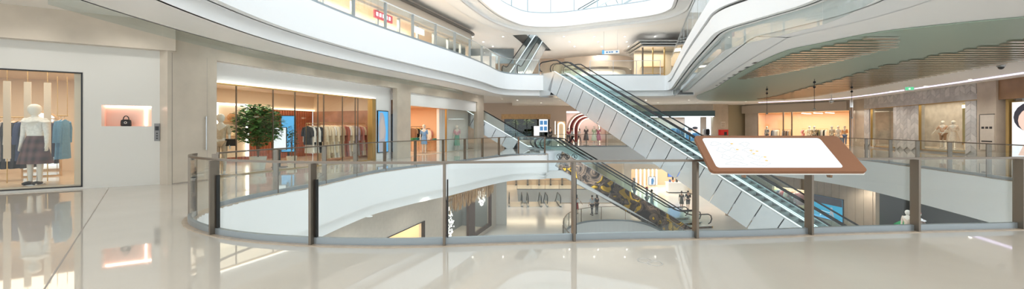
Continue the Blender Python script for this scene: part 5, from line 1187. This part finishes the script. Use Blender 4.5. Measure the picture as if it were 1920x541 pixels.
# ------------------------------------------------------------------ plants
def plant(label, loc, h, spread, nleaf, leaf=M_leaf, stems=3, pot=.22, ph=.35, ls=.12, seed=1, droop=.3):
    r = random.Random(seed); t = thing('potted_plant', label, 'plant', loc)
    MB().lathe([(pot*.75, 0), (pot, ph), (pot*.9, ph), (pot*.85, ph-.05), (.01, ph-.05)], 16).build('pot', M_pot, t, smooth=True)
    tips = []
    for s in range(stems):
        a = 2*PI*s/stems+r.uniform(-.4, .4); q = r.uniform(.15, .5)*spread
        pts = [(0, 0, ph-.06), (q*.3*math.cos(a), q*.3*math.sin(a), ph+(h-ph)*.4), (q*math.cos(a), q*math.sin(a), ph+(h-ph)*.85)]
        MB().tube(pts, [.022, .018, .008], 6).build('stem', M_bark, t); tips += pts[1:]
    mb = MB()
    for i in range(nleaf):
        while True:
            x, y, z = (r.uniform(-1, 1) for _ in range(3))
            if x*x+y*y+z*z < 1: break
        c = Vector((x*spread, y*spread, ph+(h-ph)*.62+z*(h-ph)*.42)); a = r.uniform(0, 2*PI); l = ls*r.uniform(.6, 1.3)
        d = Vector((math.cos(a), math.sin(a), -droop+r.uniform(-.4, .6))).normalized(); e = d.cross(Vector((0, 0, 1))).normalized()*l*.32; up = Vector((0, 0, l*.06))
        mb.add([c, c+d*l*.4+e+up, c+d*l, c+d*l*.4-e+up], [(0, 1, 2), (0, 2, 3)])
    o = mb.build('foliage', leaf, t); o['kind'] = 'stuff'
    return t
plant('large leafy green tree in a pot inside the glazed clothes shop', F2.w(F2.u(484, 1.5), 1.5, .02), 2.5, .85, 2600, stems=5, ls=.2, pot=.3, ph=.5, seed=3)
plant('small dark leaved plant beside the standing blue screen in the clothes shop', F2.w(F2.u(547, 2.4), 2.4, .02), 1.75, .28, 300, leaf=M_leafd, seed=4)
for k, (px, h, sp, lab) in enumerate(((953, 2.1, .8, 'dark bushy plant at the left end of the plant filled window'), (966, 2.4, .8, 'tall feathery plant left of centre in the plant filled window'), (979, 1.9, .8, 'low broad plant in the middle of the plant filled window'), (992, 2.5, .9, 'tallest bright green plant right of centre in the plant filled window'), (1003, 1.9, .7, 'short dark plant behind the white standing sign'), (1024, 1.8, .6, 'narrow plant at the right end of the plant filled window'))):
    plant(lab, (XP(px, 47), 47.15+.35*(k % 2), .302), h, sp*.7, 420, leaf=mat('yellow_green_leaf', (.16, .26, .06), .5, var=.4, scale=9) if k in (1, 3) else M_leafd, stems=4, ls=.34, seed=20+k)  # two of the plants get lighter, yellower leaves

# ------------------------------------------------------------------ standing screens and small things
def stand_screen(label, loc, rz, w, z0, z1, scr, deco=(), frame=M_dark):
    t = thing('standing_screen', label, 'screen', loc, rz)
    MB().box(-w/2, w/2, -.03, .03, z0, z1).build('case', frame, t); MB().box(-w/2+.03, w/2-.03, -.036, -.03, z0+.03, z1-.03).build('screen', scr, t)
    MB().box(-.04, .04, -.02, .02, .02, z0).build('post', frame, t); MB().box(-w/2, w/2, -.16, .16, 0, .02).build('base_plate', frame, t)
    for x0, x1, za, zb, m in deco: MB().box(x0, x1, -.04, -.036, za, zb).build('printed_block', m, t)
stand_screen('white framed standing sign beside the green tree in the clothes shop', F2.w(F2.u(524, 1.6), 1.6, .015), F2.rz-.9, .55, .7, 1.65, P_pale)
stand_screen('tall bright blue standing screen deeper in the clothes shop', F2.w(F2.u(541, 3.0), 3.0, .015), F2.rz-.9, .62, .5, 2.2, P_blue)
stand_screen('white standing sign in front of the dark plant filled window', (XP(1006, 43.5), 43.5, 0), 0, .62, .55, 1.9, P_pale, frame=M_white)
t = stand_screen('pale screen with four pictures at the right of the plant filled window', (XP(1019, 44.5), 44.5, 0), 0, 1.05, 1.2, 2.7, P_pale, [(-.4, -.05, 2.05, 2.5, P_denim), (.05, .4, 2.05, 2.5, P_denim), (-.4, -.05, 1.4, 1.85, P_denim), (.05, .4, 1.4, 1.85, P_denim)])
u = F2.u(437, 4.6)
t = thing('straw_hat', 'pale straw hat on the display shelf behind the shop mannequin', 'hat', F2.w(F2.u(441, 4.8), 4.85, 1.282), F2.rz)
MB().lathe([(.26, 0), (.27, .015), (.15, .03), (.01, .03)], 20).build('brim', colour(.75, .62, .42), t, smooth=True); MB().lathe([(.14, .02), (.13, .12), (.09, .16), (.01, .165)], 18).build('crown', colour(.75, .62, .42), t, smooth=True)
t = thing('basket_ball', 'round woven brown basket on the upper display shelf of the clothes shop', 'basket', F2.w(F2.u(437, 4.8), 4.85, 1.932), F2.rz)
MB().lathe([(.08, 0), (.17, .08), (.2, .18), (.17, .28), (.1, .34)], 18).build('basket_body', colour(.40, .20, .08), t, smooth=True); MB().tube([(.1*math.cos(2*PI*i/14), .1*math.sin(2*PI*i/14), .34) for i in range(14)], .015, 6, closed=True).build('rim', M_brown, t)
# ceiling fittings at the right
def dome(label, px, py, zc_):
    d = (zc_-EYE)*FPX/(HZ-py); t = thing('dome_camera', label, 'camera', (XP(px, d), d, zc_-.012))
    MB().lathe([(.13, 0), (.13, -.05), (.12, -.06), (.01, -.06)], 18).build('housing', M_steel, t, smooth=True); MB().ball((0, 0, -.06), .1, .1, .11, 14, 8).build('dome', mat('smoked_dome', (.05, .05, .05), .08), t, smooth=True)
dome('round steel dome camera on the ceiling above the stone pier at right', 1877, 122, 4.28)
for k, (px, pt, pb, lab) in enumerate(((1438, 164, 214, 'leftmost thin hanging rod with small black sensors under the slatted ceiling'), (1527, 150, 206, 'middle thin hanging rod with small sensors under the slatted ceiling'), (1597, 160, 222, 'rightmost thin hanging rod with small sensors under the slatted ceiling'))):
    d = 2.58*FPX/(HZ-pt); zb = ZP(pb, d)
    t = thing('hanging_sensor', lab, 'sensor', (XP(px, d), d, zb), 0, 'hanging sensor rods')
    MB().tube([(0, 0, .1), (0, 0, 4.25-zb)], .012, 6).build('rod', M_dark, t)
    for z in (4.0-zb, 3.75-zb): MB().lathe([(.02, 0), (.06, .03), (.06, .1), (.02, .13)], 10, (0, 0, z)).build('sensor_body', M_black, t, smooth=True)
    MB().lathe([(.02, 0), (.08, .05), (.02, .1)], 10).build('tip_sensor', M_steel, t, smooth=True)
d = 2.5*FPX/(HZ-182); t = thing('globe_camera', 'pale round globe camera hanging below the slatted ceiling', 'camera', (XP(1559, d), d, 3.62))
MB().ball((0, 0, .15), .17, .17, .17, 14, 8).build('globe', M_steel, t, smooth=True); MB().tube([(0, 0, .3), (0, 0, .665)], .03, 8).build('stem', M_white, t)
for px, py, lab in ((1705, 168, 'small green exit sign on the ceiling before the marble shop'), (1392, 239, None)):
    if lab:
        d = 2.5*FPX/(HZ-py+3); t = thing('exit_sign', lab, 'sign', (XP(px, d), d, 3.95), -.5)
        MB().box(-.22, .22, -.03, .03, 0, .24).build('case', M_steel, t); MB().box(-.19, .19, -.036, -.03, .03, .21).build('lit_face', flat_emit('exit_green', (.15, .75, .35), 0.54), t); MB().tube([(0, 0, .24), (0, 0, .33)], .012, 6).build('stem', M_steel, t)
        MB().prism([(-.02, .06), (.02, .05), (.05, .1), (.03, .17), (-.03, .15), (-.06, .1)], -.04, -.036, 'y').build('pictogram', P_pale, t)
V3 = cut(outset(H3, 2.5), nearest(H3, (7.3, 16.2)), nearest(H3, (10.4, 25.8)))
for k in range(8):
    p, a = along(V3, k*plen(V3)/8+.3); t = thing('air_vent', ORD[k]+' nearest small dark slotted air vent on the white band under the right balcony', 'vent', (p[0], p[1], 4.266), a, 'vents under the right balcony')
    MB().box(-.2, .2, -.06, .06, 0, .012).build('vent_frame', M_steel, t)
    for q in range(3): MB().box(-.17, .17, -.045+.035*q, -.025+.035*q, -.004, 0).build('slot', M_black, t)
for k, (px, py) in enumerate(((1209, 488), (1228, 493))):
    p = G(px, py); t = thing('floor_cap', ['left', 'right'][k]+' of the two small round steel caps set in the near floor', 'floor cap', (p[0], p[1], .0005), 0, 'floor caps')
    MB().tube([(.085*math.cos(2*PI*i/20), .085*math.sin(2*PI*i/20), .0) for i in range(20)], .004, 6, closed=True).build('ring', M_steel, t); MB().lathe([(.08, 0), (.08, .0012), (.01, .0015)], 20).build('cover', M_floor, t)
